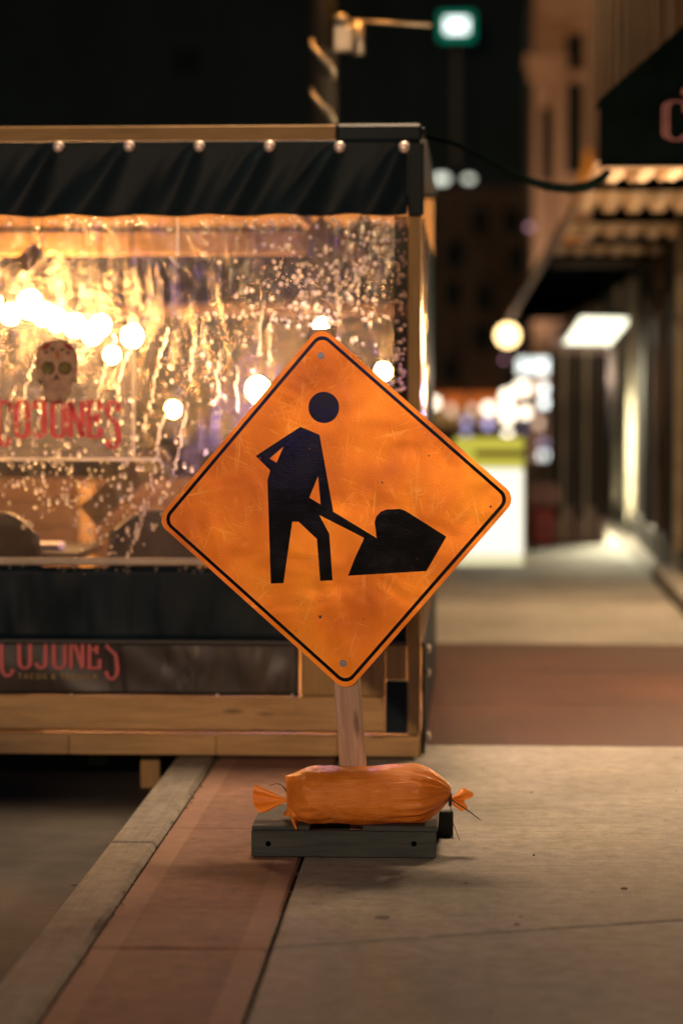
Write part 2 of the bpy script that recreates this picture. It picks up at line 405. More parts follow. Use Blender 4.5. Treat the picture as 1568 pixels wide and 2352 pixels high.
# slight bends in the sheet would be below a pixel; the border strip
o1, o2 = rdiamond(HALF - 0.021, 0.040), rdiamond(HALF - 0.038, 0.031)
n = len(o1); mb = MB()
yb = PANEL_Y - 0.0036
mb.add([(x, yb, z) for x, z in o1] + [(x, yb, z) for x, z in o2], [(i, (i + 1) % n, (i + 1) % n + n, i + n) for i in range(n)])
mb.build('border_stripe', M['ink'], panel)
def ink(name, zpts, dy=0.0):
    pts = [uv(*p) for p in zpts]; nn = len(pts)
    o = MB().add([(x, PANEL_Y - 0.0036 - dy, z) for x, z in pts], [tuple(range(nn))]).build(name, M['ink'], panel); return ngon_fix(o)
ink('worker_head', [(735 + 68 * math.cos(t * math.pi / 18), 351 + 68 * math.sin(t * math.pi / 18)) for t in range(36)])
ink('worker_body', [(632, 435), (716, 470), (776, 805), (966, 918), (962, 880), (957, 850), (965, 825), (985, 803), (1010, 793), (1070, 791), (1090, 797), (1271, 909), (1184, 1059), (840, 1084), (872, 1003), (912, 918),
     (714, 820), (758, 902), (772, 1105), (717, 1108), (703, 925), (622, 850), (594, 850), (554, 1120), (497, 1123), (484, 668), (497, 626), (432, 563), (550, 487)])
def patch(name, zpts):
    pts = [uv(*p) for p in zpts]; nn = len(pts)
    o = MB().add([(x, PANEL_Y - 0.0042, z) for x, z in pts], [tuple(range(nn))]).build(name, M['sign'], panel); return ngon_fix(o)
patch('arm_gap', [(556, 522), (494, 574), (525, 592)]); patch('leg_gap', [(709, 652), (670, 744), (720, 774)])
for zx, zy in ((723, 126), (818, 1468)):
    x, z = uv(zx, zy); b = MB().tube([(x, PANEL_Y - .003, z), (x, PANEL_Y - .0065, z)], 0.0125, 14).build('bolt', M['rivet'], panel)
    MB().tube([(x, PANEL_Y - .0065, z), (x, PANEL_Y - .0115, z)], 0.0065, 6).build('bolt_head', M['rivet'], panel)
for zx, zy, r in ((717, 1266, .006), (1195, 560, .003), (992, 676, .0035), (1462, 778, .004)):
    x, z = uv(zx, zy); MB().tube([(x, PANEL_Y - .003, z), (x, PANEL_Y - .0042, z)], r, 9).build('dent', M['joint'], panel)
# post
pt = MB().box(-.0445, .0445, -.019, .021, 0.02, cl.z + HALF - 0.012).build('post', M['post'], sgn, bevel=.003); pt.matrix_local = holder
# base
bl, br_ = PY(577, 1940, SBY).x - SBX, PY(1001, 1940, SBY).x - SBX
bh = 0.094
def basepart(name, *b, m='base'): return MB().box(*b).build(name, M[m], sgn, bevel=.003)
fb = basepart('base_board', bl, br_, 0, .038, 0.004, bh)
basepart('base_board', bl + .03, br_ + .055, .40, .438, 0.004, bh)
basepart('base_board', bl + .04, br_ - .06, .19, .226, 0.004, bh - .004)
sl0 = PY(711, 1880, SBY).x - SBX; sr0 = PY(833, 1880, SBY).x - SBX
basepart('plywood_cleat', bl + .002, sl0, -.002, .42, bh + .001, bh + .017); basepart('plywood_cleat', sr0, br_ + .006, -.002, .42, bh + .001, bh + .019)
for px in (616, 950):
    p = PY(px, 1938, SBY); MB().tube([(p.x - SBX, -.0012, p.z), (p.x - SBX, .01, p.z)], .0095, 12).build('bolt_hole', M['hole'], fb)

# ------------------------------------------------------------------ sandbag
def bag_mat():
    m, nt, out = newmat('orange_woven_plastic'); v = coords(nt)
    a = noise_n(nt, v, 8, 5, 0.6)
    base = ramp(nt, a, [(0.3, (0.68, 0.205, 0.024)), (0.55, (0.86, 0.30, 0.042)), (0.8, (0.92, 0.37, 0.08))])
    w1 = N(nt, 'ShaderNodeTexWave'); w1.inputs['Scale'].default_value = 130; nt.links.new(v, w1.inputs['Vector'])
    wr = noise_n(nt, coords(nt, (3, 12, 12)), 5, 4, 0.6, 1.2)
    h = N(nt, 'ShaderNodeMath', operation='MULTIPLY_ADD'); h.inputs[1].default_value = 0.04
    nt.links.new(w1.outputs['Fac'], h.inputs[0]); nt.links.new(wr, h.inputs[2])
    p = principled(nt, None, base, 0.27, 0, h.outputs[0], 0.45, 0.016, 0.5)
    t = N(nt, 'ShaderNodeBsdfTranslucent'); setv(nt, t.inputs[0], (0.8, 0.25, 0.03))
    mx = N(nt, 'ShaderNodeMixShader'); mx.inputs[0].default_value = 0.2
    nt.links.new(p.outputs[0], mx.inputs[1]); nt.links.new(t.outputs[0], mx.inputs[2]); nt.links.new(mx.outputs[0], out.inputs[0]); return m
M['bag'] = bag_mat(); M['tie'] = plain('black_tie', (0.01, 0.012, 0.012), 0.6)
BZ = bh + .018
bag0 = PY(662, 1850, SBY + .09); bag1 = PY(1035, 1840, SBY + .09)
L = bag1.x - bag0.x
bag = empty('sandbag', (bag0.x, SBY + .085, BZ), 'orange sandbag tied at both ends lying across the sign stand', 'sandbag')
def lerp_keys(keys, s):
    for (a, va), (b, vb) in zip(keys, keys[1:]):
        if s <= b:
            t = (s - a) / (b - a); t = t * t * (3 - 2 * t) if a > 0.01 else math.sin(t * math.pi / 2)
            return va + (vb - va) * t
    return keys[-1][1]
def bagpt(s, th):
    rt = math.sin(min(1, (1 - s) / .24) * math.pi / 2) ** .75; lf = math.sin(min(1, s / .16) * math.pi / 2)
    rz = .013 + .079 * rt * (.70 + .30 * lf) + .010 * math.sin(math.pi * min(1, s * 1.02) ** 1.1) * rt
    ry = .013 + .106 * rt * (.22 + .78 * lf)
    zc = lerp_keys([(0, .088), (.4, .094), (.8, .098), (1.0, .105)], s)
    c, sn = math.cos(th), math.sin(th)
    x = s * L
    k = 1.0
    e = max(0, (s - .58) / .42)                       # pleats pulled to the knot
    k += .20 * e * (.42 - abs(noise.noise(Vector((c * 3.4, sn * 3.4, s * 1.6 + 7))))* 1.6) + .08 * e * noise.noise(Vector((c * 8, sn * 8, s * 2)))
    f = max(0, 1 - s / .42)                            # creases from the sewn end
    k += .16 * f * min(1, s * 14) * (.25 - abs(noise.noise(Vector((s * 11 + c * 1.3, c * 2.6, sn * 2.6 + s * 5)))))
    k -= .03 * math.exp(-((s - .45) / .3) ** 2) * max(0, sn) ** 4
    k += .055 * noise.noise(Vector((s * 5, c * 1.5, sn * 1.5))) + .02 * noise.noise(Vector((s * 16, c * 4, sn * 4)))
    yy = c * ry * k; zz = zc + sn * rz * k
    if zz < .004:
        if yy < -.03 and .08 < s < .62: zz = max(zz, -.012 * math.sin((s - .08) / .54 * math.pi) )
        else: zz = .004
    if s < .06:
        x += .012 * (1 - s / .06) * (abs(sn) ** 3) * (-1 if sn > 0 else 1) * .6
        if sn < -.5: zz -= .028 * (1 - s / .06) * ((-sn - .5) * 2); yy -= .10 * (1 - s / .06) * ((-sn - .5) * 2); x += .03 * (1 - s / .06) * ((-sn - .5) * 2)
    return (x, yy, zz)
nu, nv_ = 130, 120
body = MB(); body.grid(nu, nv_, lambda u, v: bagpt(u, v * 2 * math.pi)).build('bag_body', M['bag'], bag, True)
# closed sewn edge
seam = MB().tube([bagpt(0.0, math.pi * .5 + t) for t in [math.pi * k / 12 for k in range(13)]], .0042, 6).build('sewn_edge', M['bag'], bag, True)
def fan(name, root, pts, ruffle, sx):
    # cloth fan from a knot to a ragged edge
    mb = MB(); root = Vector(root)
    def fn(u, v):
        k = u * (len(pts) - 1); i = min(int(k), len(pts) - 2); e = Vector(pts[i]).lerp(Vector(pts[i + 1]), k - i)
        p = root.lerp(e, .06 + .94 * v); p.y += ruffle * v * math.sin(u * 19 + 1.1 * v) + .02 * v * math.sin(u * 3.1)
        p.x += sx * .012 * v * v * math.sin(u * 13)
        return p
    return mb.grid(26, 10, fn).build(name, M['bag'], bag, True)
def bl_(px, py, dy=0.0):
    p = PY(px, py, SBY + .085 + dy); return Vector((p.x - bag.location.x, dy, p.z - bag.location.z))
zb = lambda zx, zy: ((650 + zx * .4783) / 1.2245, (2100 + zy * .4783) / 1.2245)
kl = bl_(*zb(338, 312), .02); kr = bl_(*zb(1286, 308))
fan('bag_end', kl, [bl_(*zb(140, 222), .0), bl_(*zb(128, 260), -.02), bl_(*zb(122, 300), -.02), bl_(*zb(130, 350), -.01), bl_(*zb(160, 392), .02), bl_(*zb(215, 385), .05)], .007, 0)
fan('bag_end', kr, [bl_(*zb(1340, 262), .03), bl_(*zb(1388, 240), .01), bl_(*zb(1412, 268), -.02), bl_(*zb(1400, 300), .0), bl_(*zb(1375, 318), .01), bl_(*zb(1398, 345), -.01), bl_(*zb(1385, 365), .0), bl_(*zb(1335, 380), .02), bl_(*zb(1312, 350), .03)], .010, -1)
for kk in (kl, kr):
    MB().tube([kk + Vector((0, .017 * math.cos(a), .020 * math.sin(a))) for a in [2 * math.pi * i / 10 for i in range(11)]], .0065, 6).build('tie_knot', M['tie'], bag, True)
MB().tube([kl, bl_(*zb(322, 255)), bl_(*zb(300, 228)), bl_(*zb(270, 216)), bl_(*zb(222, 228))], [.003, .0026, .0015, .0015, .001], 6).build('tie_tail', M['tie'], bag, True)
MB().tube([kr, bl_(*zb(1330, 335), -.03), bl_(*zb(1390, 375), -.05), bl_(*zb(1466, 433), -.06)], [.002, .002, .0026, .0012], 6).build('tie_tail', M['tie'], bag, True)
MB().tube([kr, bl_(*zb(1290, 370), -.03), bl_(*zb(1300, 440), -.04), bl_(*zb(1342, 554), -.05)], [.002, .0015, .0013, .001], 6).build('tie_tail', M['tie'], bag, True)
# the loose cloth fold behind the left end, resting on the cleat
MB().grid(8, 6, lambda u, v: tuple(bl_(*zb(300 + 75 * u, 410 - (62 * math.sin(u * 2.2)) * v), .05 - .04 * v))).build('bag_fold', M['bag'], bag, True)

# ------------------------------------------------------------------ lettering made of pen strokes
def arc(cx, cy, rx, ry, a0, a1, n=10): return [(cx + rx * math.cos(R(a0 + (a1 - a0) * i / n)), cy + ry * math.sin(R(a0 + (a1 - a0) * i / n))) for i in range(n + 1)]
def glyph(ch, H=2.2):
    t = H
    if ch == 'C': return [arc(.5, t - .45, .36, .40, 25, 180) + arc(.5, .28, .36, .42, 180, 345), [(.84, t - .1), (.84, t - .7)]]
    if ch == 'O': return [arc(.5, t - .42, .34, .38, 0, 180) + arc(.5, .40, .34, .38, 180, 360) + [(.84, t - .42)]]
    if ch == 'J': return [[(.72, t - .05), (.72, .6)] + arc(.42, .42, .30, .38, 10, -170), [(.18, t - .06), (.95, t - .06)], [(.2, t - .06), (.2, t - .5)]]
    if ch == 'N': return [[(.14, .03), (.14, t - .05)], [(.86, .03), (.86, t - .05)], [(.16, t - .08), (.84, .1)]]
    if ch == 'E': return [[(.2, .05), (.2, t - .05)], [(.05, t - .06), (.9, t - .06)], [(.05, .06), (.9, .06)], [(.2, 1.15), (.66, 1.15)], [(.84, t - .06), (.84, t - .6)], [(.84, .06), (.84, .6)], [(.66, 1.4), (.66, .9)]]
    if ch == 'S': return [arc(.5, t - .5, .33, .42, 20, 180, 8) + [(.24, t - .9), (.76, .85)] + arc(.5, .22, .36, .48, 25, -165, 10), [(.83, t - .08), (.83, t - .62)]]
def lettering(text, x0, z0, w, h, y, m, parent, hx=.165, hy=.085, thin=1.0, drop=None, names='letter'):
    cw = w / len(text)
    for i, ch in enumerate(text):
        mb = MB(); k = 0
        for st in glyph(ch):
            vs = []; fs = []
            for j, p in enumerate(st):
                a = st[max(j - 1, 0)]; b = st[min(j + 1, len(st) - 1)]
                tx, ty = b[0] - a[0], b[1] - a[1]; l = math.hypot(tx, ty) or 1
                nx, ny = -ty / l * hx * thin, tx / l * hy * thin
                for sg in (-1, 1):
                    X = (p[0] + sg * nx); Z = p[1] + sg * ny
                    dz = 0
                    if drop and ch in drop and Z < .9: dz = -(0.9 - Z) * .28
                    vs.append((x0 + (i + .04 + X * .92) * cw, y - .0004 * k, z0 + (Z + dz) / 2.2 * h))
            for j in range(len(st) - 1): fs.append((2 * j, 2 * j + 2, 2 * j + 3, 2 * j + 1))
            mb.add(vs, fs); k += 1
        mb.build(names, m, parent)

# ------------------------------------------------------------------ dining shelter
def S(px, py, dy=0.0): p = PY(px, py, FY + dy); return p
def sx(px, dy=0.0): return PY(px, 1000, FY + dy).x
def sz(py, dy=0.0, px=600): return PY(px, py, FY + dy).z
sh = empty('dining_shelter', (sx(400), FY, 0), 'timber dining shelter with clear plastic window and black vinyl valances', 'shelter')
LEFT = sx(-420)
def sb(name, x0, x1, y0, y1, z0, z1, m, bev=.004, parent=None):
    o = MB().box(x0, x1, FY + y0, FY + y1, z0, z1).build(name, m, parent or sh, bevel=bev)
    if parent is None or parent is sh: o.matrix_parent_inverse = sh.matrix_world.inverted() if False else Matrix.Translation(-sh.location)
    return o
def shp(o):
    o.matrix_parent_inverse = Matrix.Translation(-sh.location); return o
RIGHT = sx(968); DEP = 3.4
zt, zr = sz(289), sz(323)
sb('top_rail', LEFT, sx(771), -.02, .03, zr, zt, M['wood_x'])
sb('roof_sheet', sx(771) + .002, RIGHT, -.034, .05, zr - .01, zt + .004, M['blackcloth'], .012)
sb('roof_sheet', LEFT, RIGHT + .01, .052, DEP, zt - .04, zt - .005, M['blackcloth'])
# corner posts and framing
sb('corner_post', sx(936), sx(965), .0, .085, sz(1685), zr - .005, M['wood_z'])
sb('back_post', sx(936), sx(965), DEP - .09, DEP, .06, zr, M['wood_z'])
sb('mid_post', sx(691), sx(884), .012, .05, sz(1600) + .003, sz(1475), M['wood_z'])
sb('bottom_rail', LEFT, sx(884), .0, .045, sz(1679), sz(1600), M['sill'])
sb('skirt_panel', sx(886), sx(957), .01, .04, sz(1683), sz(1562), M['blackcloth'])
sb('skirt_board', sx(886), sx(935) - .003, .006, .036, sz(1560), sz(1475), M['wood_z'])
x = LEFT; edges = [sx(q) for q in (-420, 155, 495, 775, 964)]
for a, b in zip(edges, edges[1:]): sb('sill_beam', a + .001, b - .001, -.012, .078, sz(1735), sz(1688), M['sill'])
sb('end_beam', sx(950), RIGHT, .081, DEP, sz(1735), sz(1688), M['wood_y'])
sb('floor_deck', LEFT, sx(948), .082, DEP, sz(1700), sz(1684), M['wood_x'])
lg = PG(345, 1812, -.17); sb('support_leg', lg.x - .043, lg.x + .043, lg.y - FY, lg.y - FY + .09, -.168, sz(1737), M['wood_z']); 
lg = PG(225, 1760, -.17); sb('support_leg', lg.x - .043, lg.x + .043, lg.y - FY, lg.y - FY + .09, -.168, sz(1737), M['wood_z'])
for dx in (-2.2,): sb('support_leg', lg.x + dx, lg.x + dx + .09, .1, .19, -.168, sz(1737), M['wood_z'])
# inside framing
IB = 2.0
sb('ceiling_beam', LEFT, sx(702, IB), IB, IB + .04, sz(585, IB), sz(530, IB), M['wood_x'])
sb('ceiling_joist', sx(704, IB), sx(718, IB), .06, IB + .04, sz(528, IB), sz(500, IB), M['wood_y'])
bb = MB().bar(PY(722, 512, FY + 1.2), PY(880, 640, FY + 1.2), .04, .09).build('knee_brace', M['wood_x'], sh); shp(bb)
bb = MB().bar(PY(820, 505, FY + .9), PY(905, 580, FY + .9), .04, .09).build('knee_brace', M['wood_x'], sh); shp(bb)
bb = MB().bar(PY(95, 575, FY + 1.0), PY(-40, 690, FY + 1.0), .04, .085).build('knee_brace', M['wood_x'], sh); shp(bb)
bb = MB().bar(PY(372, 1035, FY + 1.0), PY(205, 1185, FY + 1.0), .05, .12).build('knee_brace', M['wood_x'], sh); shp(bb)
sb('back_rail', LEFT, sx(936), DEP - .06, DEP, sz(730, DEP), sz(698, DEP), M['gloom'])
sb('back_top_rail', LEFT, sx(936), DEP - .06, DEP, sz(520, DEP), sz(480, DEP), M['wood_x'])
for px in (205, 452, 610, 760): sb('back_stud', sx(px - 18, DEP), sx(px + 18, DEP), DEP - .1, DEP - .05, .08, sz(1110, DEP), M['wood_z'])
k = 0
z = .1
while z < sz(1120, DEP):
    sb('back_board', LEFT, sx(930), DEP - .045, DEP - .02, z, z + .135, M['gloom']); z += .14
# snaps
M['snap'] = plain('nickel_snap', (0.78, 0.66, 0.60), 0.35, .35)
snaps = [(135, 337), (297, 336), (458, 336), (619, 336), (780, 338), (928, 338)]
for px, py in snaps:
    p = S(px, py, -.05); o = MB().ball((0, 0, 0), .024, 12, 8, (1, .5, 1)).build('snap', M['snap'], sh, True, loc=(p.x, FY - .05, p.z)); shp(o)
# upper valance: folds hang slanting from the snaps
vz1, vz0 = sz(325), sz(497)
def valance(u, v, x0, x1, z0, z1, base, amp):
    x = x0 + (x1 - x0) * u; z = z1 + (z0 - z1) * v; y = 0
    pxx = 784 + (math.atan2(x, FY) + R(YAW)) * FPX
    for i, (sp, _) in enumerate(snaps + [(-26, 337), (1085, 338)]):
        d = (pxx - sp) + v * (95 + 18 * math.sin(i * 2.1))
        y -= amp * (.35 + .65 * v) * math.exp(-(d / (11 + 34 * v)) ** 2) * min(1, v * 4)
        d2 = d + 52 + 12 * math.sin(i * 5)
        y -= amp * .35 * v * math.exp(-(d2 / (12 + 16 * v)) ** 2)
    y -= .004 * v * math.sin(x * 13 + 2 * math.sin(x * 5) + v * 4)
    return (x, FY + base + y, z + .004 * math.sin(x * 21) * v)
vl = MB().grid(200, 24, lambda u, v: valance(u, v, LEFT, sx(935), vz0, vz1, -.034, .042)).build('valance', M['blackcloth'], sh, True, solid=.0015); shp(vl)
sb('valance_return', sx(935) + .002, RIGHT + .008, -.036, .0, sz(497), zr - .012, M['blackcloth'], .006)
# side curtain at the right, thin clear film with wrinkles
def film(name, tint, haze, glossf=0.025, rough=.16, wr=18, crough=.5):
    m, nt, out = newmat(name); v = coords(nt)
    t = N(nt, 'ShaderNodeBsdfTransparent'); t.inputs[0].default_value = (0.80, .76, .72, 1)
    d0 = N(nt, 'ShaderNodeBsdfTranslucent'); d0.inputs[0].default_value = tint + (1,)
    d1 = N(nt, 'ShaderNodeBsdfRefraction'); d1.inputs['Color'].default_value = tint + (1,); d1.inputs['Roughness'].default_value = crough; d1.inputs['IOR'].default_value = 1.45
    cr1 = noise_n(nt, coords(nt, (1, 1, .34), rot=(0, .3, 0)), 9, 4, .6, 1.4); cr2 = N(nt, 'ShaderNodeTexVoronoi'); cr2.inputs['Scale'].default_value = 9; nt.links.new(coords(nt, (1, 1, .4)), cr2.inputs['Vector'])
    ca_ = N(nt, 'ShaderNodeMath', operation='MULTIPLY_ADD'); ca_.inputs[1].default_value = .5; nt.links.new(cr2.outputs['Distance'], ca_.inputs[0]); nt.links.new(cr1, ca_.inputs[2])
    cb_ = N(nt, 'ShaderNodeBump'); cb_.inputs['Strength'].default_value = 1.0; cb_.inputs['Distance'].default_value = .07
    nt.links.new(ca_.outputs[0], cb_.inputs['Height']); nt.links.new(cb_.outputs[0], d1.inputs['Normal'])
    d = N(nt, 'ShaderNodeMixShader'); d.inputs[0].default_value = .74; nt.links.new(d0.outputs[0], d.inputs[1]); nt.links.new(d1.outputs[0], d.inputs[2])
    gl = N(nt, 'ShaderNodeBsdfGlossy'); gl.inputs['Roughness'].default_value = rough
    f = noise_n(nt, coords(nt, (1, 1, .35)), 7, 5, 0.6, 1.5)
    big = noise_n(nt, coords(nt, (1, 1, .8), rot=(0, .5, 0)), 1.3, 3, .5)
    hz = N(nt, 'ShaderNodeMath', operation='MULTIPLY'); nt.links.new(ramp(nt, f, [(.35, haze * .5), (.72, haze * 1.6)]), hz.inputs[0]); nt.links.new(ramp(nt, big, [(.3, .6), (.7, 1.25)]), hz.inputs[1])
    m1 = N(nt, 'ShaderNodeMixShader'); nt.links.new(hz.outputs[0], m1.inputs[0]); nt.links.new(t.outputs[0], m1.inputs[1]); nt.links.new(d.outputs[0], m1.inputs[2])
    b = N(nt, 'ShaderNodeBump'); b.inputs['Strength'].default_value = .5; b.inputs['Distance'].default_value = .02
    nt.links.new(noise_n(nt, coords(nt, (1, 1, .3)), wr, 3, .5, 1.0), b.inputs['Height']); nt.links.new(b.outputs[0], gl.inputs['Normal'])
    m2 = N(nt, 'ShaderNodeMixShader'); m2.inputs[0].default_value = glossf
    nt.links.new(m1.outputs[0], m2.inputs[1]); nt.links.new(gl.outputs[0], m2.inputs[2]); nt.links.new(m2.outputs[0], out.inputs[0]); return m
M['film'] = film('clear_vinyl', (.95, .84, .70), .095)
def smoky():
    m, nt, out = newmat('smoky_vinyl'); t = N(nt, 'ShaderNodeBsdfTransparent'); t.inputs[0].default_value = (.42, .36, .36, 1)
    gl = N(nt, 'ShaderNodeBsdfGlossy'); gl.inputs[0].default_value = (.5, .5, .5, 1); gl.inputs['Roughness'].default_value = .2
    mx = N(nt, 'ShaderNodeMixShader'); mx.inputs[0].default_value = .03; nt.links.new(t.outputs[0], mx.inputs[1]); nt.links.new(gl.outputs[0], mx.inputs[2]); nt.links.new(mx.outputs[0], out.inputs[0]); return m
M['smoke'] = smoky()
wx0, wx1, wz0, wz1 = LEFT, sx(906), sz(1292), sz(494)
def winpt(x, z):
    return FY + .012 + .010 * noise.noise(Vector((x * 3, 1, z * 1.2))) + .004 * math.sin(x * 11 + z * 3 + 2 * math.sin(z * 2.3))
win = MB().grid(90, 60, lambda u, v: (wx0 + (wx1 - wx0) * u, winpt(wx0 + (wx1 - wx0) * u, wz0 + (wz1 - wz0) * v), wz0 + (wz1 - wz0) * v)).build('window_film', M['film'], sh, True); shp(win)
sidef = MB().grid(40, 60, lambda u, v: (RIGHT - .006 + .016 * noise.noise(Vector((u * 14, 3, v * 5))) + .008 * math.sin(u * 40), FY + .09 + 1.05 * u, sz(1470) + (sz(500) - sz(1470)) * v)).build('side_film', film('side_vinyl', (.95, .86, .76), .05, .22, .12, 9), sh, True); shp(sidef)
sb('side_curtain', RIGHT - .014, RIGHT - .004, 1.16, DEP, sz(1478), sz(498), M['blackcloth'], .002)
sb('window_border', sx(905), sx(935), -.012, -.004, sz(1292), sz(498), M['smoke'], .0)
o = MB().tube([(LEFT, FY - .01, sz(1291)), (sx(936), FY - .01, sz(1291))], .017, 10).build('window_hem_bar', plain('cream_pipe', (.55, .46, .36), .5), sh, True); shp(o)
# lower valance and skirt
def lowval(u, v):
    x = LEFT + (sx(935) - LEFT) * u; z = sz(1304) + (sz(1470) - sz(1304)) * v
    return (x, FY - .030 - .012 * v + .020 * v * noise.noise(Vector((x * 6, .3, v * .8))) + .006 * noise.noise(Vector((x * 17, 2, v * 1.5))), z)
o = MB().grid(200, 10, lowval).build('lower_valance', M['blackcloth'], sh, True, solid=.0015); shp(o)
sb('valance_hem', LEFT, sx(935), -.050, -.040, sz(1478), sz(1468), M['black'], .002)
# latches on the side
for py in (1490, 1545, 1690): 
    p = S(983, py, .25); o = MB().ball((0, 0, 0), .016, 8, 6, (.7, 1, 1.2)).build('side_latch', M['snap'], sh, True, loc=p); shp(o)
sb('side_skirt', RIGHT + .002, RIGHT + .012, .09, DEP, sz(1740) + .01, sz(1478), M['blackcloth'], .002)

# prints on the window: thin rectangle outline, skull emblem, lettering
def ink_film(name, c, tr=.35, op=1.0):
    m, nt, out = newmat(name); v = coords(nt); a = noise_n(nt, v, 22, 4, .6)
    cc = ramp(nt, a, [(.3, tuple(x * .7 for x in c)), (.7, tuple(min(1, x * 1.2) for x in c))])
    d = N(nt, 'ShaderNodeBsdfDiffuse'); t = N(nt, 'ShaderNodeBsdfTranslucent'); nt.links.new(cc, d.inputs[0]); nt.links.new(cc, t.inputs[0])
    mx = N(nt, 'ShaderNodeMixShader'); mx.inputs[0].default_value = tr
    nt.links.new(d.outputs[0], mx.inputs[1]); nt.links.new(t.outputs[0], mx.inputs[2])
    tp = N(nt, 'ShaderNodeBsdfTransparent'); m2 = N(nt, 'ShaderNodeMixShader'); m2.inputs[0].default_value = op
    nt.links.new(tp.outputs[0], m2.inputs[1]); nt.links.new(mx.outputs[0], m2.inputs[2]); nt.links.new(m2.outputs[0], out.inputs[0]); return m
M['p_red'] = ink_film('red_print', (.42, .06, .085), .6, .9); M['p_bone'] = ink_film('bone_print', (.70, .53, .43), .75, .88)
M['p_dark'] = ink_film('dark_print', (.07, .06, .055), .3, .85); M['p_eye'] = ink_film('olive_print', (.40, .34, .12), .45)
M['p_rim'] = ink_film('welded_edge', (.95, .85, .7), .6, .75); M['p_or'] = ink_film('orange_print', (.6, .22, .06), .5, .9)
PYF = FY - .012
def wp(px, py, dy=0): p = PY(px, py, PYF + dy); return p
def flat(name, pxs, m, dy, parent):
    o = MB().add([tuple(wp(a, b, dy)) for a, b in pxs], [tuple(range(len(pxs)))]).build(name, m, parent); return ngon_fix(o)
flat('decal_panel', [(-60, 755), (304, 755), (304, 1050), (-60, 1050)], ink_film('clear_decal', (.95, .85, .72), .9, .16), .002, win)
flat('decal_edge', [(-60, 747), (310, 747), (310, 754), (-60, 754)], M['p_rim'], 0, win)
flat('decal_edge', [(304, 755), (311, 755), (311, 1050), (304, 1050)], M['p_rim'], 0, win)
flat('decal_edge', [(-60, 1051), (370, 1051), (370, 1059), (-60, 1059)], M['p_rim'], 0, win)
flat('vertical_seam', [(405, 500), (411, 500), (411, 585), (405, 585)], M['p_rim'], 0, win)
flat('horizontal_seam', [(310, 722), (900, 722), (900, 727), (310, 727)], ink_film('faint_weld', (.8, .7, .6), .6, .3), 0, win)
zk = lambda q: ((0 + q[0] * .2551) / 1.2245, (900 + q[1] * .2551) / 1.2245)
skull = [(400, 420), (410, 340), (470, 260), (560, 225), (640, 215), (730, 235), (800, 290), (845, 360), (856, 430), (848, 560), (858, 620), (835, 670), (790, 690), (780, 780), (740, 860), (690, 910), (600, 925), (520, 890), (480, 830), (470, 720), (440, 690), (428, 650), (410, 580), (398, 500)]
cxs, czs = 628, 540
flat('skull_outline', [zk((cxs + (a - cxs) * 1.03, czs + (b - czs) * 1.03)) for a, b in skull], M['p_dark'], 0, win)
flat('skull_emblem', [zk((cxs + (a - cxs) * .965, czs + (b - czs) * .965)) for a, b in skull], M['p_bone'], -.0015, win)
circ = lambda cx, cy, rx, ry=None, n=20: [zk((cx + rx * math.cos(2 * math.pi * i / n), cy + (ry or rx) * math.sin(2 * math.pi * i / n))) for i in range(n)]
for cx in (535, 718):
    flat('eye_socket', circ(cx, 532, 74, 72), M['p_dark'], -.003, win); flat('eye', circ(cx - 4, 532, 56), M['p_eye'], -.0045, win)
flat('nose', [zk(q) for q in ((625, 590), (655, 640), (668, 668), (628, 655), (588, 668), (598, 640))], M['p_dark'], -.003, win)
flat('brow_flower', circ(635, 385, 20, 45), M['p_or'], -.003, win)
flat('brow_patch', [zk(q) for q in ((450, 330), (480, 275), (560, 240), (550, 290), (500, 330))], M['p_red'], -.003, win)
flat('brow_patch', [zk(q) for q in ((815, 340), (785, 285), (705, 245), (715, 290), (765, 330))], M['p_red'], -.003, win)
for cx, cy in ((510, 355), (755, 360), (580, 320), (690, 325)): flat('brow_swirl', circ(cx, cy, 24, 16, 10), M['p_dark'], -.003, win)
for i in range(7): flat('tooth', [zk((530 + i * 30, 745 + abs(i - 3) * -4)), zk((536 + i * 30, 745)), zk((536 + i * 30, 800 - abs(i - 3) * 6)), zk((530 + i * 30, 800 - abs(i - 3) * 6))], M['p_dark'], -.003, win)
flat('cheek_shade', [zk(q) for q in ((435, 650), (500, 690), (480, 740), (470, 720), (440, 690))], M['p_dark'], -.003, win); flat('cheek_shade', [zk(q) for q in ((850, 630), (770, 690), (785, 730), (790, 690), (835, 670))], M['p_dark'], -.003, win)
lx0, lx1 = wp(-10, 970).x, wp(280, 970).x
lettering('COJONES', lx0, wp(0, 1005).z, lx1 - lx0, wp(0, 920).z - wp(0, 1005).z, PYF - .002, M['p_red'], win, drop='CS')

# water on the film: beads, runs and streaks
def water(gloss=.24, grough=.16):
    m, nt, out = newmat('rain_water')
    t = N(nt, 'ShaderNodeBsdfTranslucent'); t.inputs[0].default_value = (1, .96, .9, 1)
    rf = N(nt, 'ShaderNodeBsdfRefraction'); rf.inputs['IOR'].default_value = 1.33; rf.inputs['Roughness'].default_value = .42
    gl = N(nt, 'ShaderNodeBsdfGlossy'); gl.inputs['Roughness'].default_value = grough
    m1 = N(nt, 'ShaderNodeMixShader'); m1.inputs[0].default_value = .6; nt.links.new(t.outputs[0], m1.inputs[1]); nt.links.new(rf.outputs[0], m1.inputs[2])
    m2 = N(nt, 'ShaderNodeMixShader'); m2.inputs[0].default_value = gloss; nt.links.new(m1.outputs[0], m2.inputs[1]); nt.links.new(gl.outputs[0], m2.inputs[2])
    nt.links.new(m2.outputs[0], out.inputs[0]); return m
M['water'] = water()
beads = MB(); runs = MB(); drops = beads; rng = random.Random(3)
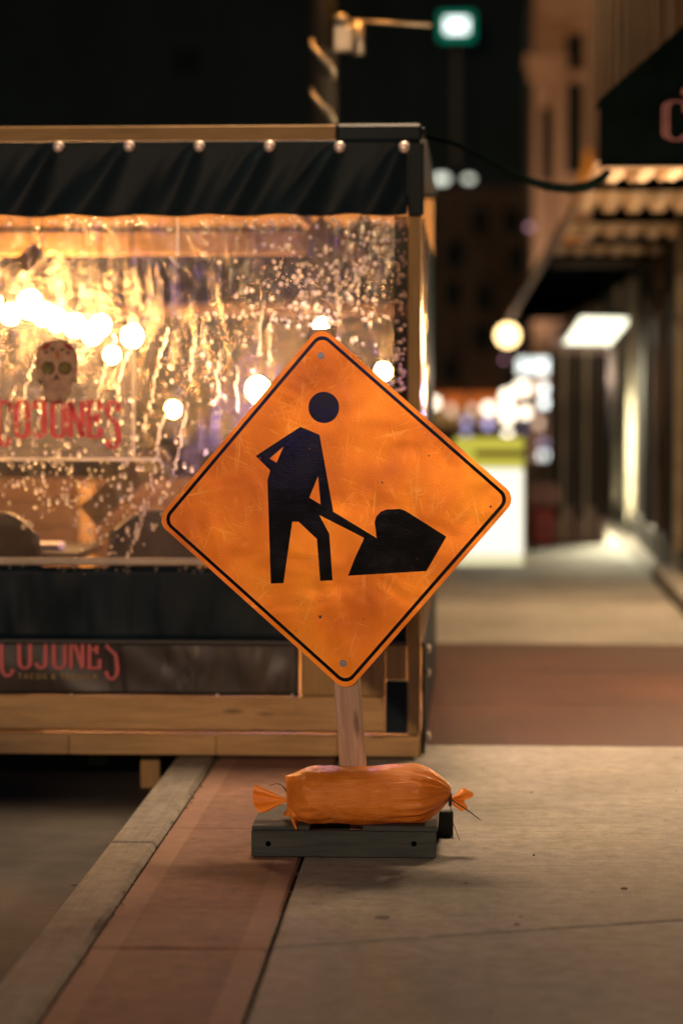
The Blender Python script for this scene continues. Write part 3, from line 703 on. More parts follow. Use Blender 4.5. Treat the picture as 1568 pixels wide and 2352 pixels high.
def dome(c, r, ax, az, n=8, m=3):                      # half bead facing the street
    vs = [(c[0], c[1] - r * .75, c[2])]; fs = []
    for i in range(1, m + 1):
        t = math.pi / 2 * i / m
        for k in range(n):
            a = 2 * math.pi * k / n; vs.append((c[0] + r * ax * math.sin(t) * math.cos(a), c[1] - r * .75 * math.cos(t), c[2] + r * az * math.sin(t) * math.sin(a)))
    fs += [(0, 1 + k, 1 + (k + 1) % n) for k in range(n)]
    for i in range(m - 1):
        for k in range(n):
            a = 1 + i * n + k; b = 1 + i * n + (k + 1) % n; fs.append((a, a + n, b + n, b))
    drops.add(vs, fs)
def drop(px, py, r, asp=1.0):
    p = wp(px, py, -.004); dome(p, r * 1.3, 1, asp)
def cluster(n, cx, cy, sxx, syy, r0, r1, asp=1.2):
    for _ in range(n):
        px, py = rng.gauss(cx, sxx), rng.gauss(cy, syy)
        if 502 < py < 1290 and -20 < px < 902: drop(px, py, r0 * .7 + (r1 - r0 * .7) * rng.random() ** 2.2, rng.uniform(.9, asp))
cluster(150, 700, 660, 85, 55, .0045, .009); cluster(70, 800, 650, 50, 70, .005, .009, 2.2); cluster(60, 860, 560, 30, 50, .004, .008)
cluster(130, 130, 1120, 110, 45, .004, .008, 2); cluster(75, 150, 1020, 130, 60, .004, .008, 2); cluster(30, 222, 1235, 18, 28, .005, .008)
cluster(40, 420, 900, 120, 90, .0035, .007, 2); cluster(45, 500, 830, 80, 70, .0035, .006, 2); cluster(60, 330, 1120, 60, 70, .004, .007, 2)
for i in range(60): drop(rng.uniform(0, 900), rng.gauss(512, 6), rng.uniform(.004, .007), rng.uniform(.8, 1.4))
for i in range(34): drop(rng.uniform(310, 890), rng.gauss(727, 5), rng.uniform(.004, .007))
for i in range(60):
    p = PY(rng.uniform(907, 932), rng.uniform(508, 900), FY - .016); dome(p, rng.uniform(.005, .011), 1.1, 1)
for i in range(26): 
    p = PY(rng.uniform(0, 640), rng.gauss(1306, 5), FY - .045); dome(p, rng.uniform(.006, .011), 1, 1)
drops = runs
# wandering vertical streaks: chains of stretched beads
for cx, cy, ln, slant in ((355, 880, 240, -.22), (440, 830, 100, -.1), (500, 870, 130, -.08), (545, 900, 110, .03), (415, 1010, 160, -.18), (60, 900, 160, -.25), (95, 930, 200, -.2), (235, 870, 180, -.3), (270, 900, 200, -.25), (620, 780, 130, -.05), (600, 760, 130, -.08), (820, 660, 120, .0), (775, 680, 150, 0), (360, 1040, 180, -.2), (310, 1230, 150, -.35), (330, 1180, 130, -.3), (160, 880, 120, -.3), (20, 960, 140, -.2)):
    n = int(ln / 10)
    for k in range(n):
        t = k / n - .5
        drop(cx - slant * -1 * t * ln + rng.gauss(0, 2.2) + 2 * math.sin(t * 9), cy + t * ln, rng.uniform(.0018, .0048), rng.uniform(1.4, 4))
wd = beads.build('water_drops', M['water'], win, True); kind(wd, 'stuff')
wr_ = runs.build('water_runs', water(.2, .13), win, True); kind(wr_, 'stuff')

# bulbs hanging inside
M['bulb'] = emitter('warm_bulb', (1.0, .51, .18), 330.0); M['added_bulbv'] = emitter('added_violet_bulb', (.34, .26, 1.0), 230.0); M['bulb2'] = emitter('warm_bulb_soft', (1.0, .55, .16), 170.0)
def hang_bulb(px, py, dy, r, label, m='bulb'):
    p = PY(px, py, FY + dy); r *= .82; e = empty('hanging_bulb', p, label, 'light bulb', 'bulbs lit inside the dining shelter')
    MB().ball((0, 0, 0), r, 14, 10, (1, 1, 1.1)).build('bulb_glass', M[m], e, True)
    MB().tube([(0, 0, r), (0, 0, r + .05)], .016, 8).build('socket', M['black'], e, True)
    MB().tube([(0, 0, r + .05), (0, 0, zt - .045 - p.z)], .004, 6).build('cord', M['black'], e)
hang_bulb(25, 722, 2.2, .055, 'leftmost glowing bulb above the skull print'); hang_bulb(70, 700, 1.9, .075, 'large glowing bulb up left of the skull print')
hang_bulb(130, 735, 2.3, .06, 'glowing bulb straight above the skull print'); hang_bulb(172, 748, 2.1, .06, 'glowing bulb just right of the skull top')
hang_bulb(212, 765, 2.4, .06, 'glowing bulb midway between skull and print edge'); hang_bulb(304, 772, 1.9, .06, 'bright bulb at the top right corner of the print edge')
hang_bulb(258, 815, 2.6, .045, 'smaller low bulb right of the skull print'); hang_bulb(592, 895, 2.0, .068, 'big round bulb just left of the diamond sign')
hang_bulb(880, 853, 1.9, .045, 'bulb at the right end of the clear window'); hang_bulb(738, 748, 2.2, .04, 'bulb right above the diamond sign tip')
hang_bulb(-20, 690, 2.0, .06, 'glowing bulb cut by the left picture edge'); hang_bulb(100, 722, 1.7, .06, 'glowing bulb in the middle of the bright left bunch'); hang_bulb(232, 748, 1.8, .055, 'glowing bulb at the right end of the bright left bunch')
hang_bulb(690, 985, 1.5, .06, 'added violet bulb hidden behind the left half of the diamond sign', 'added_bulbv'); hang_bulb(760, 900, 1.0, .045, 'added violet bulb hidden behind the head of the sign worker', 'added_bulbv')  # two violet bulbs added out of sight to tint film and water
hang_bulb(398, 940, 2.4, .045, 'dim yellow bulb hanging low between print and diamond sign', 'bulb2')
# table and chairs seen as dark shapes
def chair(px, dy, label, rot):
    p = PY(px, 1200, FY + dy); zf = sz(1684)
    e = empty('dining_chair', (p.x, FY + dy, zf), label, 'chair', 'chairs inside the dining shelter', (0, 0, rot))
    MB().box(-.21, .21, -.21, .21, .42, .46).build('seat', M['black'], e, bevel=.012)
    MB().grid(14, 6, lambda u, v: (-.21 + .42 * u, .2 + .05 * v - .05 * math.sin(u * math.pi), .50 + .42 * v * (.75 + .25 * math.sin(u * math.pi)))).build('backrest', M['black'], e, True, solid=.02)
    for a in (-.19, .19):
        for b in (-.19, .19): MB().tube([(a, b, .42), (a * 1.1, b * 1.1, 0)], .014, 6).build('leg', M['black'], e)
chair(60, .75, 'dark chair at the lower left behind the clear window', R(160)); chair(330, 1.0, 'dark chair behind the window left of the diamond sign', R(200))
zf = sz(1684); tp_ = PY(-60, 1262, FY + 1.35)
tb = empty('dining_table', (tp_.x + .1, FY + 1.5, zf), 'dark table top at the lower left inside the shelter', 'table')
MB().box(-.55, .45, -.35, .35, tp_.z - zf - .04, tp_.z - zf).build('table_top', M['black'], tb, bevel=.006)
MB().tube([(0, 0, .02), (0, 0, tp_.z - zf - .04)], .035, 10).build('pedestal', M['black'], tb); MB().tube([(0, 0, 0), (0, 0, .02)], .24, 16).build('foot', M['black'], tb)
p = PY(95, 1256, FY + 1.35); mc = MB().box(-.11, .11, -.07, .07, 0, .035).build('menu_card', plain('white_paper', (.8, .78, .74), .7), None, loc=(p.x, FY + 1.32, tp_.z + .002), bevel=.004); tag(mc, 'small white paper lying on the table inside the shelter', 'paper')

# ------------------------------------------------------------------ banner on the shelter skirt
def banner_mat():
    m, nt, out = newmat('dark_glossy_banner'); v = coords(nt)
    f = noise_n(nt, coords(nt, (1, 1, .4), rot=(0, .7, 0)), 4, 4, .6, 1.5)
    principled(nt, out, ramp(nt, f, [(.3, (.020, .018, .018)), (.7, (.055, .040, .030))]), .32, 0, noise_n(nt, coords(nt, (1.4, 1, .5), rot=(0, .6, 0)), 3, 2, .5, .8), .7, .03)
    return m
bx0, bx1, bz0, bz1 = LEFT, sx(686), sz(1598), sz(1440)
ban = MB().grid(120, 16, lambda u, v: (bx0 + (bx1 - bx0) * u, FY - .006 - .010 * noise.noise(Vector(((bx0 + (bx1 - bx0) * u) * 5 + v * 1.5, 0, v * 1.2))), bz0 + (bz1 - bz0) * v)).build('banner', banner_mat(), None, True, solid=.001)
tag(ban, 'dark vinyl banner with pink lettering below the black skirt', 'banner')
M['b_pink'] = plain('pink_ink', (.50, .09, .10), .5); M['b_gold'] = plain('gold_ink', (.45, .30, .09), .5)
be = bpy.data.objects.new('banner_lettering', None); col.objects.link(be); be.parent = ban
lx0, lx1 = sx(-4), sx(276)
lettering('COJONES', lx0, sz(1538), lx1 - lx0, sz(1452) - sz(1538), FY - .021, M['b_pink'], be, hx=.125, hy=.07, drop='CS')
tc = bpy.data.curves.new('tagline', 'FONT'); tc.body = 'TACOS & TEQUILA'; tc.size = .045; tc.space_character = 1.35; tc.align_x = 'CENTER'
to = bpy.data.objects.new('tagline_tmp', tc); col.objects.link(to)
dg = bpy.context.evaluated_depsgraph_get(); tme = bpy.data.meshes.new_from_object(to.evaluated_get(dg)); bpy.data.objects.remove(to)
w = max(v.co.x for v in tme.vertices) - min(v.co.x for v in tme.vertices); sc = (sx(222) - sx(40)) / w
for v in tme.vertices: v.co = (v.co.x * sc, 0, v.co.y * sc)
tme.materials.append(M['b_gold']); to = bpy.data.objects.new('tagline', tme); col.objects.link(to); to.parent = ban; to.location = ((sx(222) + sx(40)) / 2, FY - .021, sz(1561))
for px in (165, 500, 672):
    p = S(px, 1596); MB().ball((p.x, FY - .018, p.z), .008, 8, 6).build('grommet', M['snap'], ban, True)

# ------------------------------------------------------------------ utility pole behind the shelter with its lamp
PYL = FY + DEP + .35
pb = PY(742, 1700, PYL)
up = empty('utility_pole', (pb.x, PYL, -.17), 'dark utility pole with hardware rising behind the shelter roof', 'pole')
def U(px, py, dy=0): p = PY(px, py, PYL + dy); return Vector((p.x - pb.x, dy, p.z + .17))
M['polewood'] = wood('dark_pole', (.028, .024, .018), 'Z', knots=False)
MB().tube([(0, 0, 0), (0, 0, 9)], [.10, .068], 16).build('pole_shaft', M['polewood'], up, True)
M['galv'] = plain('galvanised', (.45, .40, .34), .45, .6)
MB().tube([U(790, 47, -.12), U(990, 58, -.12)], .010, 8).build('rod', M['galv'], up, True)
MB().box(*[c for a, b in zip(U(765, 118, -.14), U(812, 60, -.08)) for c in sorted((a, b))]).build('clamp', M['galv'], up, bevel=.01)
MB().tube([U(822, 50, -.14), U(822, 125, -.14)], .034, 12).build('insulator', M['galv'], up, True)
MB().ball(U(783, 44, -.12), .042, 12, 8, (1.1, 1, .8)).build('clamp_cap', M['galv'], up, True)
for top in (92, 202):
    MB().tube([U(716, top, -.10), U(718, top + 16, -.13), U(735, top + 36, -.15), U(757, top + 55, -.15), U(766, top + 75, -.13), U(762, top + 90, -.10)], .0165, 8).build('cable_loop', M['galv'], up, True)
HX, HY, HZ = -.35 - pb.x, FY + .90 - PYL, 7.75
MB().tube([(0, 0, 8.3), (HX * .3, HY * .3, 8.45), (HX, HY, 8.1)], .03, 8).build('lamp_arm', M['black'], up, True)
MB().box(HX - .15, HX + .15, HY - .32, HY + .32, HZ + .22, HZ + .34).build('lamp_head', M['black'], up, bevel=.03)
light('lamp_light', 'SPOT', (HX, HY, HZ + .17), 4600, (1.0, .67, .40), up, shadow_soft_size=.65, spot_size=R(60), spot_blend=1.0)
light('lamp_glow', 'POINT', (.25, -.35, 5.0), 130, (1.0, .42, .08), up, shadow_soft_size=.08)
MB().bar((0, -.05, 5.12), (.25, -.35, 5.12), .03, .03).build('small_lamp_arm', M['black'], up); MB().tube([(.25, -.35, 5.08), (.25, -.35, 5.16)], [.11, .05], 12).build('small_lamp_shade', M['black'], up)

# ------------------------------------------------------------------ canopy and shopfront on the right
HC = 1.13; CZ = CAM_H + HC                                       # canopy underside
CY0 = FPX * HC / (874 - 388)
CX = (1372 - 1085) / FPX * CY0
WX = XSTEP + .22                                                # shop wall plane
CY1 = FPX * HC / (874 - 735)
can = empty('shop_canopy', (CX, CY0, CZ), 'long black shop canopy with ribbed tan underside over the pavement', 'canopy')
def cb(name, x0, x1, y0, y1, z0, z1, m, bev=.004):
    return MB().box(x0 - CX, x1 - CX, y0 - CY0, y1 - CY0, z0 - CZ, z1 - CZ).build(name, m, can, bevel=bev)
M['deepblack'] = plain('black_canvas', (.002, .004, .004), .9, spec=0.0)
M['tan'] = plain('tan_slat', (.60, .46, .33), .7, scale=3)
M['bar'] = plain('brown_bar', (.42, .29, .20), .6, scale=3)
def side_end(y):                                                  # triangular end of the canopy
    pts = [(0, 0), (WX + .9 - CX, 0), (WX + .9 - CX, 1.15), (.52, .80)]
    return pts
topz = PY(1568, 60, CY0).z - CZ; tx = PY(1568, 60, CY0).x - CX
kx, kz = 1368, 232
pts = [(0, 0), (2.2, 0), (2.2, topz + (2.2 - tx) * .95), (tx, topz), (.0, PY(1368, 228, CY0).z - CZ)]
o = polymesh([(a, b) for a, b in pts], 0, .03).build('canopy_end', M['deepblack'], can); ngon_fix(o)
o = MB().add([(0, .03, pts[4][1]), (tx, .03, topz), (tx, .5, topz), (0, .5, pts[4][1])], [(0, 1, 2, 3)]).build('canopy_cover', M['deepblack'], can, solid=.01)
cb('front_bar', CX - .03, CX + .02, CY0 + .01, CY1, CZ - .03, CZ + .03, M['bar'])
cb('end_bar', CX + .022, CX + 2.2, CY0 - .008, CY0 + .028, CZ - .012, CZ - .001, M['bar'], .002)
# rows of scalloped cloth hanging across the underside
rows_ = [(14.1, 393, 425), (17.0, 445, 494), (19.7, 517, 551), (21.8, 569, 590)]
pan = [CY0, 15.0, 17.5, 20.0, 22.2]; pitch = .168; nr = int((WX + .9 - CX) / pitch)
for Yr, py0, py1 in rows_:
    zt_, zb_ = HC * 0 + (874 - py0) / FPX * Yr - HC, (874 - py1) / FPX * Yr - HC
    for i in range(nr):
        x0 = .05 + i * pitch; mb = MB(); jit = random.uniform(-.008, .008)
        mb.grid(8, 8, lambda u, v: (x0 + pitch * (.5 + (u - .5) * (1.04 - .60 * max(0, (v - .4) / .6) ** 1.6)) - .03 * v, Yr - CY0 - .13 * math.sin(math.pi * u) * (.55 + .45 * math.sin(math.pi * min(1, .2 + v * .7))), zt_ + (zb_ - zt_) * v + jit * v))
        mb.build('cloth_scallop', M['tan'], can, True)
    cb('cross_bar', CX + .03, WX + .9, Yr + .02, Yr + .05, CZ + zt_ - .005, CZ + zt_ + .03, M['deepblack'])
    cb('backing_strip', CX + .03, WX + .9, Yr + .06, Yr + .07, CZ + zb_ + .02, CZ + zt_, M['deepblack'])
cb('ceiling', CX + .34, WX + .9, CY0 + .04, pan[-1], CZ + .265, CZ + .28, M['deepblack'])
cb('ceiling', CX + .02, WX + .9, pan[-1] + .05, CY1, CZ - .01, CZ + .13, M['deepblack'])
cb('hanging_panel', CX + .05, WX + .9, pan[-1] + .3, pan[-1] + .36, CZ - .09, CZ - .012, plain('dark_fascia', (.03, .03, .027), .6))
M['sg_pink'] = plain('faded_pink_ink', (.17, .06, .07), .6)
l0, l1 = PY(1519, 318, CY0), PY(1568, 228, CY0)
def awning_letter(ch, px0, px1, py0, py1):
    a, b = PY(px0, py1, CY0), PY(px1, py0, CY0)
    lettering(ch, a.x - CX, a.z - CZ, b.x - a.x, b.z - a.z, -.004, M['sg_pink'], can, hx=.13, hy=.06, names='letter')
    lettering(ch, a.x - CX, a.z - CZ, b.x - a.x, b.z - a.z, -.008, M['deepblack'], can, hx=.03, hy=.014, names='letter_inline')
awning_letter('C', 1514, 1590, 230, 316); awning_letter('O', 1592, 1665, 232, 312)
o = MB().box(PY(1564, 210, CY0).x - CX, PY(1580, 210, CY0).x - CX, -.006, -.002, PY(1564, 218, CY0).z - CZ, PY(1564, 205, CY0).z - CZ).build('letter', M['sg_pink'], can)

# shop building
M['brownwall'] = plain('brown_wall', (.16, .10, .06), .8, scale=1.2, var=.4)
M['cream'] = plain('cream_frame', (.45, .40, .30), .5); M['darkframe'] = plain('dark_frame', (.03, .028, .025), .5)
def glass():
    m, nt, out = newmat('shop_glass'); p = principled(nt, out, (.02, .02, .02), .4, 0, noise_n(nt, coords(nt), 1.5, 2), .05, .02, .06); return m
M['glass'] = glass()
B0, B1 = 14.0, 35.0
shop = empty('shop_building', (WX, B0, 0), 'brown shop building with tall glazed front at the right edge', 'building')
def shb(name, x0, x1, y0, y1, z0, z1, m, bev=.006): return MB().box(x0 - WX, x1 - WX, y0 - B0, y1 - B0, z0, z1).build(name, m, shop, bevel=bev)
shb('upper_wall', WX + .0, WX + 6, B0, B1, 3.75, 12, M['brownwall'])
for i in range(12): shb('wall_pilaster', WX - .05, WX - .002, B0 + 1.2 + i * 1.7, B0 + 1.5 + i * 1.7, 3.75, 12, M['brownwall'])
shb('interior_wall', WX + 2.2, WX + 6, B0, B1, 0, 3.7, M['brownwall'])
shb('step', XSTEP, WX - .002, B0 + 1, PG(1490, 1330).y, -.03, .12, M['concrete'], .015)
shb('plinth', WX, WX + .2, B0, B1, -.02, .22, M['darkframe'])
mull = [(1352, 46, 'cream', 1295), (1412, 22, 'cream', 1240), (1442, 16, 'cream', 1230), (1478, 24, 'darkframe', 1330), (1506, 15, 'brownwall', 1330), (1530, 14, 'darkframe', 1320), (1552, 20, 'cream', 1310), (1600, 30, 'darkframe', 1320)]
prev = None
for px, wpx, mm, pyb in mull:
    Y = FPX * WX / (px - 1085); wdt = wpx / FPX * Y
    # a mullion is seen on its camera-side face
    shb('mullion', WX - .02 + wdt * .0, WX - .02 + wdt, Y, Y + .12, .0 if mm != 'cream' else .1, 3.72, M[mm])
    if prev: shb('pane', WX + .05, WX + .062, Y + .13, prev - .01, .22, 3.7, M['glass'], 0)
    prev = Y
# ceiling light panel
M['cool'] = emitter('cool_panel', (1.0, .97, .72), 2.4)
cl_ = [PY(1334, 742, 24.0), PY(1440, 744, 24.0), PY(1392, 801, 26.2), PY(1292, 803, 26.2)]
ce = empty('ceiling_light', cl_[0], 'bright white ceiling light panel under the dark canopy', 'ceiling light')
vs = [v - cl_[0] for v in cl_]; MB().add(vs + [v + Vector((0, .02, .06)) for v in vs], [(0, 1, 2, 3), (0, 4, 5, 1), (1, 5, 6, 2), (2, 6, 7, 3), (3, 7, 4, 0)]).build('diffuser', M['cool'], ce)
MB().add([v + Vector((0, .022, .062)) for v in vs] + [v + Vector((0, .03, .12)) for v in vs], [(3, 2, 1, 0), (4, 5, 6, 7), (0, 1, 5, 4), (1, 2, 6, 5), (2, 3, 7, 6), (3, 0, 4, 7)]).build('housing', M['darkframe'], ce)
MB().tube([(.3, 1.2, -.05), (.3, 1.2, CZ - cl_[0].z - .02)], .012, 6).build('hanger', M['darkframe'], ce)
light('lamp_light', 'SPOT', (.35, 1.0, -.16), 2500, (1.0, .90, .60), ce, shadow_soft_size=.3, spot_size=R(150), spot_blend=.6)
light('added_downlight', 'SPOT', (1.75 - CX, 17.0 - CY0, -.12), 620, (1.0, .66, .36), can, shadow_soft_size=.12, spot_size=R(130), spot_blend=.7)  # unseen downlight added to brighten the walk under the canopy
MB().tube([(1.75 - CX, 17.0 - CY0, -.10), (1.75 - CX, 17.0 - CY0, .02)], .09, 12).build('added_downlight_can', M['deepblack'], can)
# wall lamp out of frame on the shop side
wl_ = empty('wall_lamp', (2.0, 12.7, 1.95), 'warm wall lamp on the shop front beyond the right edge', 'lamp')
MB().box(-.1, .25, -.08, .08, .02, .16).build('lamp_housing', M['black'], wl_, bevel=.02)
light('lamp_light', 'POINT', (0, 0, -.1), 520, (1.0, .66, .36), wl_, shadow_soft_size=.18)
# cable from shelter to canopy
cp = [(972, 312, FY + .1), (1040, 328, FY + .5), (1120, 366, FY + .95), (1190, 405, FY + 1.4), (1250, 428, FY + 1.8), (1310, 434, FY + 2.2), (1350, 428, CY0 - .15), (1380, 410, CY0 - .05), (1396, 394, CY0 - .02)]
cab = MB().tube([PY(*q) for q in cp], [.009, .012, .015, .018, .021, .025, .028, .026, .02], 8).build('power_cable', M['deepblack'], None, True); tag(cab, 'thick black cable sagging from shelter roof to shop canopy', 'cable')

# ------------------------------------------------------------------ down the street
FARY = 64.0
M['farwall'] = plain('far_dark_wall', (.010, .024, .028), .9, scale=.4, var=.35)
fb_ = empty('far_building', (-12, FARY, 0), 'dark building closing the far end of the street', 'building')
def F(px, py, dy=0): p = PY(px, py, FARY + dy); return p
def fbx(name, px0, px1, py0, py1, d0, d1, m, parent=fb_):
    a, b = F(px0, py1), F(px1, py0); o = MB().box(a.x + 12, b.x + 12, d0, d1, a.z, b.z).build(name, m, fb_); return o
a = F(-500, 900); b = F(1500, 900)
MB().box(a.x + 12, b.x + 12, 0, 8, -.17, 24).build('wall', M['farwall'], fb_)
M['farpane'] = plain('far_pane', (.006, .012, .013), .6, spec=.1); M['farsill'] = plain('far_sill', (.05, .04, .032), .8)
fbx('warm_lit_panel', 960, 1216, 430, 1100, -.04, -.001, plain('warm_lit_wall', (.085, .055, .034), .9, scale=.5, var=.5))  # thin panel added; warm light on the far wall put into its brown
for r_ in range(5):
    for c_ in range(-1, 3):
        if (r_ * 7 + c_ * 5) % 3 == 0: continue
        px = 1010 + c_ * 72 + (r_ * 13) % 17; py = 470 + r_ * 88 + (c_ * 11) % 14
        fbx('window', px, px + 40, py, py + 55, -.09, -.045, M['farpane']); fbx('window_sill', px - 4, px + 44, py + 57, py + 62, -.2, -.045, M['farsill'])
for r_ in range(3):
    for c_ in range(6):
        if (r_, c_) != (1, 3): continue
        px = 40 + c_ * 120; py = 20 + r_ * 95
        fbx('window', px, px + 62, py, py + 58, -.06, -.002, M['farpane'])
fbx('shop_fascia', 985, 1190, 905, 935, -.25, -.01, emitter('red_shop_glow', (1.0, .22, .04), .55)); fbx('shop_window', 985, 1180, 940, 975, -.1, -.01, emitter('orange_shop_glow', (1.0, .5, .15), .35))
# classical corner building
M['stone'] = plain('warm_stone', (.40, .26, .17), .8, scale=.6)
CBY = 52.0
ca, cb2 = PY(1222, 900, CBY), PY(1372, 900, CBY)
cor = empty('corner_building', (ca.x, CBY, 0), 'narrow pale stone building with cornices behind the shop canopy', 'building')
def cz(py): return PY(1290, py, CBY).z
def cx_(px): return PY(px, 500, CBY).x - ca.x
def cbb(name, px0, px1, py0, py1, d0, d1, m='stone'): return MB().box(cx_(px0), cx_(px1), d0, d1, cz(py1), cz(py0)).build(name, M[m], cor, bevel=.02)
MB().box(0, 6, .0, 8, 0, cz(-60)).build('wall', M['stone'], cor)
cbb('cornice', 1238, 1372, -40, 20, -.5, -.01); cbb('cornice_lip', 1243, 1372, 20, 50, -.3, -.01); cbb('cornice', 1202, 1300, 130, 162, -.5, -.01); cbb('cornice_lip', 1210, 1300, 162, 190, -.3, -.01)
cbb('pilaster', 1226, 1262, 192, 900, -.25, -.01); cbb('pilaster', 1338, 1364, 52, 900, -.25, -.01)
cbb('window', 1298, 1336, 78, 160, -.05, -.005, 'farpane'); cbb('window', 1298, 1336, 192, 400, -.05, -.005, 'farpane'); cbb('string_course', 1290, 1372, 165, 186, -.3, -.01)
cbb('window', 1240, 1262, 250, 420, -.28, -.252, 'farpane')
nb = empty('neighbour_shop', (WX, 36.0, 0), 'mauve brown shopfront just past the glazed shop', 'building')
M['mauve'] = plain('mauve_wall', (.34, .24, .22), .8, scale=.8, var=.35)
MB().box(0, 5, 0, 14, 0, 2.74).build('wall', M['mauve'], nb)
for i_ in range(4): MB().box(-.12, -.002, .6 + i_ * 3.4, 1.3 + i_ * 3.4, 0, 2.7).build('pilaster', M['mauve'], nb, bevel=.02); MB().box(-.03, -.002, 1.5 + i_ * 3.4, 3.8 + i_ * 3.4, .4, 2.3).build('shop_window', M['glass'], nb)
# gold drape-like banner beside it
gb = MB().grid(4, 14, lambda u, v: tuple(PY(1345 - 62 * v ** 1.3 + 22 * u + 3 * math.sin(v * 17), 345 + 240 * v, 46.0) + Vector((0, .12 * math.sin(u * 6 + v * 5), 0)))).build('street_banner', plain('gold_cloth', (.80, .42, .04), .6), None, True, solid=.02)
tag(gb, 'narrow golden street banner hanging beside the stone building', 'banner')
# lamps far away
M['lw'] = emitter('white_lamp', (1, .86, .64), 4.6); M['lw2'] = emitter('cool_lamp', (.90, 1.0, .98), 3.8); M['lwarm'] = emitter('warm_lamp', (1, .72, .42), 10.0)
M['lvio'] = emitter('violet_lamp', (.62, .55, 1.0), 1.3); M['lpk'] = emitter('pink_lamp', (.85, .42, .55), .9); M['lpe'] = emitter('peach_lamp', (1, .66, .46), 1.6); M['loval'] = emitter('dim_lamp', (.95, 1.0, .82), 1.4); M['globe'] = emitter('globe_lamp', (1, .66, .28), 7.0, True)
def path_lamp(px, py, Y, rpx, m, label, sqx=1, sqz=1, name='path_lamp'):
    p = PY(px, py, Y); r = rpx * .88 / FPX * Y
    e = empty(name, (p.x, Y, -.17 if p.x < XKO else 0), label, 'lamp', 'lamps far down the street')
    z = p.z - e.location.z
    MB().ball((0, 0, z), r, 14, 10, (sqx, sqx, sqz)).build('lamp_globe', M[m], e, True)
    if label.startswith('wide white lamp'): light('lamp_light', 'POINT', (-.2, -r * 1.3 - .8, z + .3), 480, (1.0, .70, .50), e, shadow_soft_size=.25)
    if z - r * sqz > .03: MB().tube([(0, 0, 0), (0, 0, z - r * sqz * .95)], .03, 8).build('lamp_stem', M['darkframe'], e)
for px, py, r, m, lab, qx, qz in (
    (1202, 892, 19, 'lw', 'wide white lamp in the far cluster below the lit sign', 1.3, .9), (1163, 912, 15, 'lw', 'upper white lamp of the tall far cluster', 1, 1.3), (1165, 950, 16, 'lw', 'lower white lamp of the tall far cluster', 1, 1.6),
    (1122, 938, 14, 'lw', 'round white lamp left of the tall far cluster', 1, 1), (1205, 947, 14, 'lw', 'round white lamp right of the tall far cluster', 1, 1), (1248, 893, 10, 'lw2', 'upper cool lamp at the right of the cluster', 1, 1.2), (1248, 926, 10, 'lw2', 'second cool lamp at the right of the cluster', 1, 1.2),
    (1237, 972, 11, 'lpe', 'peach lamp low right in the far cluster', 1, 1), (1165, 998, 10, 'lw', 'small white lamp just above the glowing board', 1, 1), (1247, 1018, 10, 'lvio', 'pale violet lamp above the low cool lamp', 1, 1), (1247, 1046, 10, 'lw2', 'low cool lamp right of the glowing board', 1, 1.3),
    (1070, 968, 9, 'lvio', 'upper violet lamp behind the right corner of the diamond', 1, 1.2), (1070, 1000, 9, 'lvio', 'lower violet lamp behind the right corner of the diamond', 1, 1.2), (1120, 972, 12, 'lvio', 'violet lamp under the left round white lamp', 1, 1.3), (1207, 985, 10, 'lvio', 'violet lamp under the right round white lamp', 1, 1.3),
    (995, 925, 14, 'lw', 'white lamp by the shelter corner', 1, 1), (1035, 942, 9, 'lpe', 'small orange lamp near the shelter corner', 1, 1.5), (1085, 940, 10, 'lpe', 'peach lamp left of the round white lamps', 1, 1), (1158, 826, 6, 'lpk', 'small pink lamp under the big globe', 1, 1), (1215, 522, 8, 'lpk', 'pink lamp high beside the stone building', 1, 1)):
    path_lamp(px, py, 46.0 + (px * 7 % 5), r, m, lab, qx, qz)
p = PY(1165, 770, 40.0); gl_ = empty('globe_lamp', p, 'big bright globe lamp hanging at the far end of the canopy', 'lamp')
MB().ball((0, 0, 0), .175, 20, 14).build('lamp_globe', M['globe'], gl_, True); MB().tube([(0, 0, .17), (0, 0, .24), (.11, .02, CZ - p.z - .03)], .015, 8).build('hanger', M['darkframe'], gl_, True)
def lightbox(name, px0, px1, py0, py1, Y, m, mframe, label, fr=5, group=None, cat='sign'):
    a, b = PY(px0, py1, Y), PY(px1, py0, Y); e = empty(name, (a.x, Y, a.z), label, cat); w, h = b.x - a.x, b.z - a.z; q = fr / FPX * Y
    MB().box(0, w, .01, .3, 0, h).build('housing', mframe, e); MB().box(q, w - q, -.01, .005, q, h - q).build('lit_face', m, e)
    return e, w, h
e, w, h = lightbox('lit_sign', 1008, 1088, 27, 90, 58.0, emitter('white_face', (.92, 1, .98), 2.5), emitter('green_edge', (.0, .26, .15), .7), 'small white lit sign with green edge high on the dark building', 14)
MB().box(w * .45, w * .55, .1, .2, -3, 0).build('mount', M['darkframe'], e); 
e, w, h = lightbox('lit_sign', 1188, 1272, 822, 860, 50.0, emitter('cool_face', (.90, 1, .96), 2.2), M['darkframe'], 'wide cool white lit sign above the far lamps', 2)
MB().box(w * .85, w * .92, .1, .2, -PY(1188, 860, 50).z, 0).build('mount', M['darkframe'], e)
for px, rp, lab in ((1013, 15, 'larger of two pale oval street lamps beyond the shelter corner'), (1076, 10, 'smaller of two pale oval street lamps beyond the shelter corner')):
    p = PY(px, 411, 56.0); e = empty('far_street_lamp', (p.x, 56.0, 0), lab, 'street lamp', 'pale oval street lamps')
    MB().ball((0, 0, p.z), rp / FPX * 56, 14, 10, (1.2, 1, .7)).build('lamp_globe', M['loval'], e, True); MB().tube([(0, .3, 0), (0, .3, p.z + .1), (0, .0, p.z + .12)], .03, 8).build('pole', M['darkframe'], e)
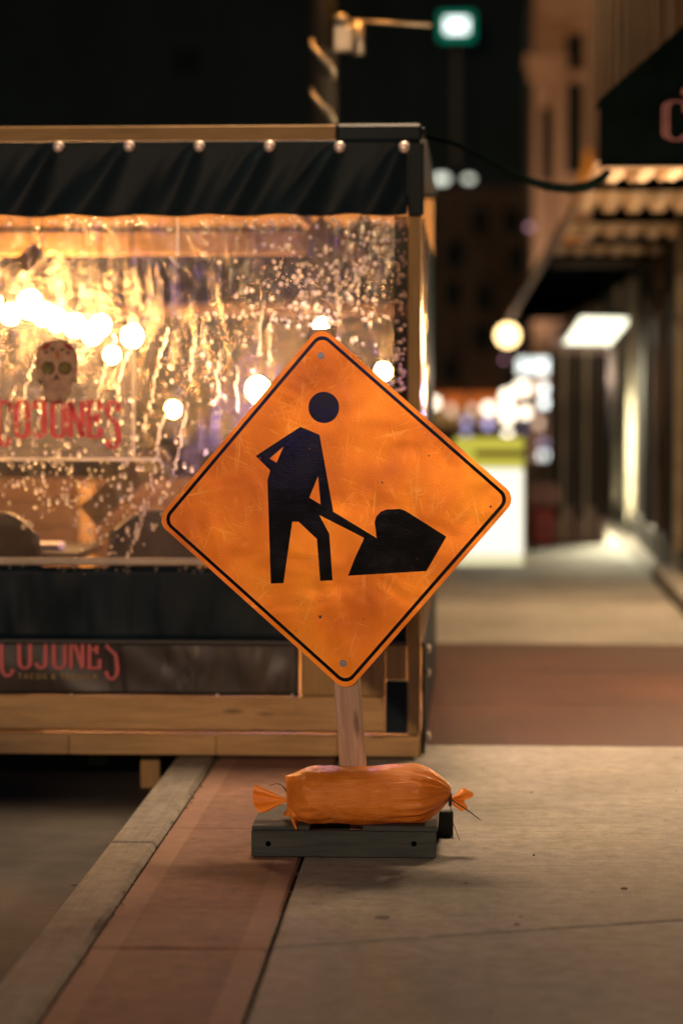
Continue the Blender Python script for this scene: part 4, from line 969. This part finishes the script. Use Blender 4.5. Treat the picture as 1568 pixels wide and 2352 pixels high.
# glowing board on the pavement
gy = PG(1130, 1300).y
a, b = PY(1040, 1298, gy), PY(1205, 1003, gy)
gbd = empty('menu_board', (a.x, gy, 0), 'glowing white board with yellow top standing on the pavement', 'sign')
w, h = b.x - a.x, b.z; hy_ = PY(1100, 1076, gy).z
MB().box(0, w, .01, .16, .0, h).build('housing', plain('pale_frame', (.5, .5, .3), .5), gbd); MB().box(.015, w - .015, -.01, .005, .10, hy_).build('lit_panel', emitter('board_white', (1, .94, .78), 1.25, True), gbd)
MB().box(.015, w - .015, -.012, .005, hy_ + .01, h - .01).build('lit_header', emitter('board_yellow', (.85, .76, .10), .70), gbd); MB().box(.015, w - .015, -.012, .005, .01, .09).build('lit_foot', emitter('board_foot', (1, .90, .55), .9), gbd)
MB().box(w * .3, w * .99, -.013, -.0125, hy_ + .10, hy_ + .16).build('header_text', plain('header_ink', (.25, .22, .02), .6), gbd)
# red post box like shape farther on
ry_ = PG(1245, 1250).y; p = PG(1245, 1250); rb = empty('red_bin', (p.x, ry_, 0), 'small dark red upright bin by the far shopfront', 'bin')
MB().box(-.11, .11, -.11, .11, .0, PY(1245, 1165, ry_).z).build('bin_body', plain('red_paint', (.32, .03, .03), .5), rb, bevel=.02); MB().box(-.16, .16, -.13, .13, PY(1245, 1160, ry_).z, PY(1245, 1110, ry_).z).build('bin_hood', plain('dull_pink', (.30, .16, .15), .6), rb, bevel=.03)
KY = ry_ + .35
kk_ = empty('mauve_kiosk', (PY(1262, 1200, KY).x, KY, 0), 'mauve brown kiosk wall closing the walk beyond the glowing board', 'kiosk')
kx0 = kk_.location.x
MB().box(0, PY(1392, 1200, KY).x - kx0, 0, .5, 0, PY(1300, 790, KY).z).build('kiosk_wall', M['mauve'], kk_, bevel=.02)
kw = PY(1392, 1200, KY).x - kx0
for i_ in range(5):
    a_, b_ = kw * i_ / 5, kw * (i_ + 1) / 5
    MB().box(a_ + .006, a_ + .03, -.05, -.002, 0, PY(1300, 800, KY).z).build('kiosk_frame', M['cream'] if i_ % 2 else M['darkframe'], kk_)
    MB().box(a_ + .034, b_ - .004, -.015, -.002, .25 + .1 * (i_ % 2), PY(1300, 815, KY).z).build('kiosk_glass', M['glass'], kk_)
MB().box(PY(1150, 1200, KY).x - kx0, -.004, .05, .4, 0, PY(1230, 1062, KY).z).build('low_wall', plain('dark_brown_wall', (.12, .08, .07), .7), kk_, bevel=.01)
# violet shop sign across the street, behind the viewer on the left
vs_ = empty('violet_sign', (-3.2, 1.0, 2.4), 'violet lit sign across the road behind the viewer', 'sign', rot=(0, 0, R(20)))
MB().box(-.6, .6, -.1, 0, -.25, .25).build('housing', M['black'], vs_); MB().box(-.40, .40, .005, .02, -.11, .11).build('lit_face', emitter('violet_face', (.42, .28, 1.0), 70.0, True), vs_)
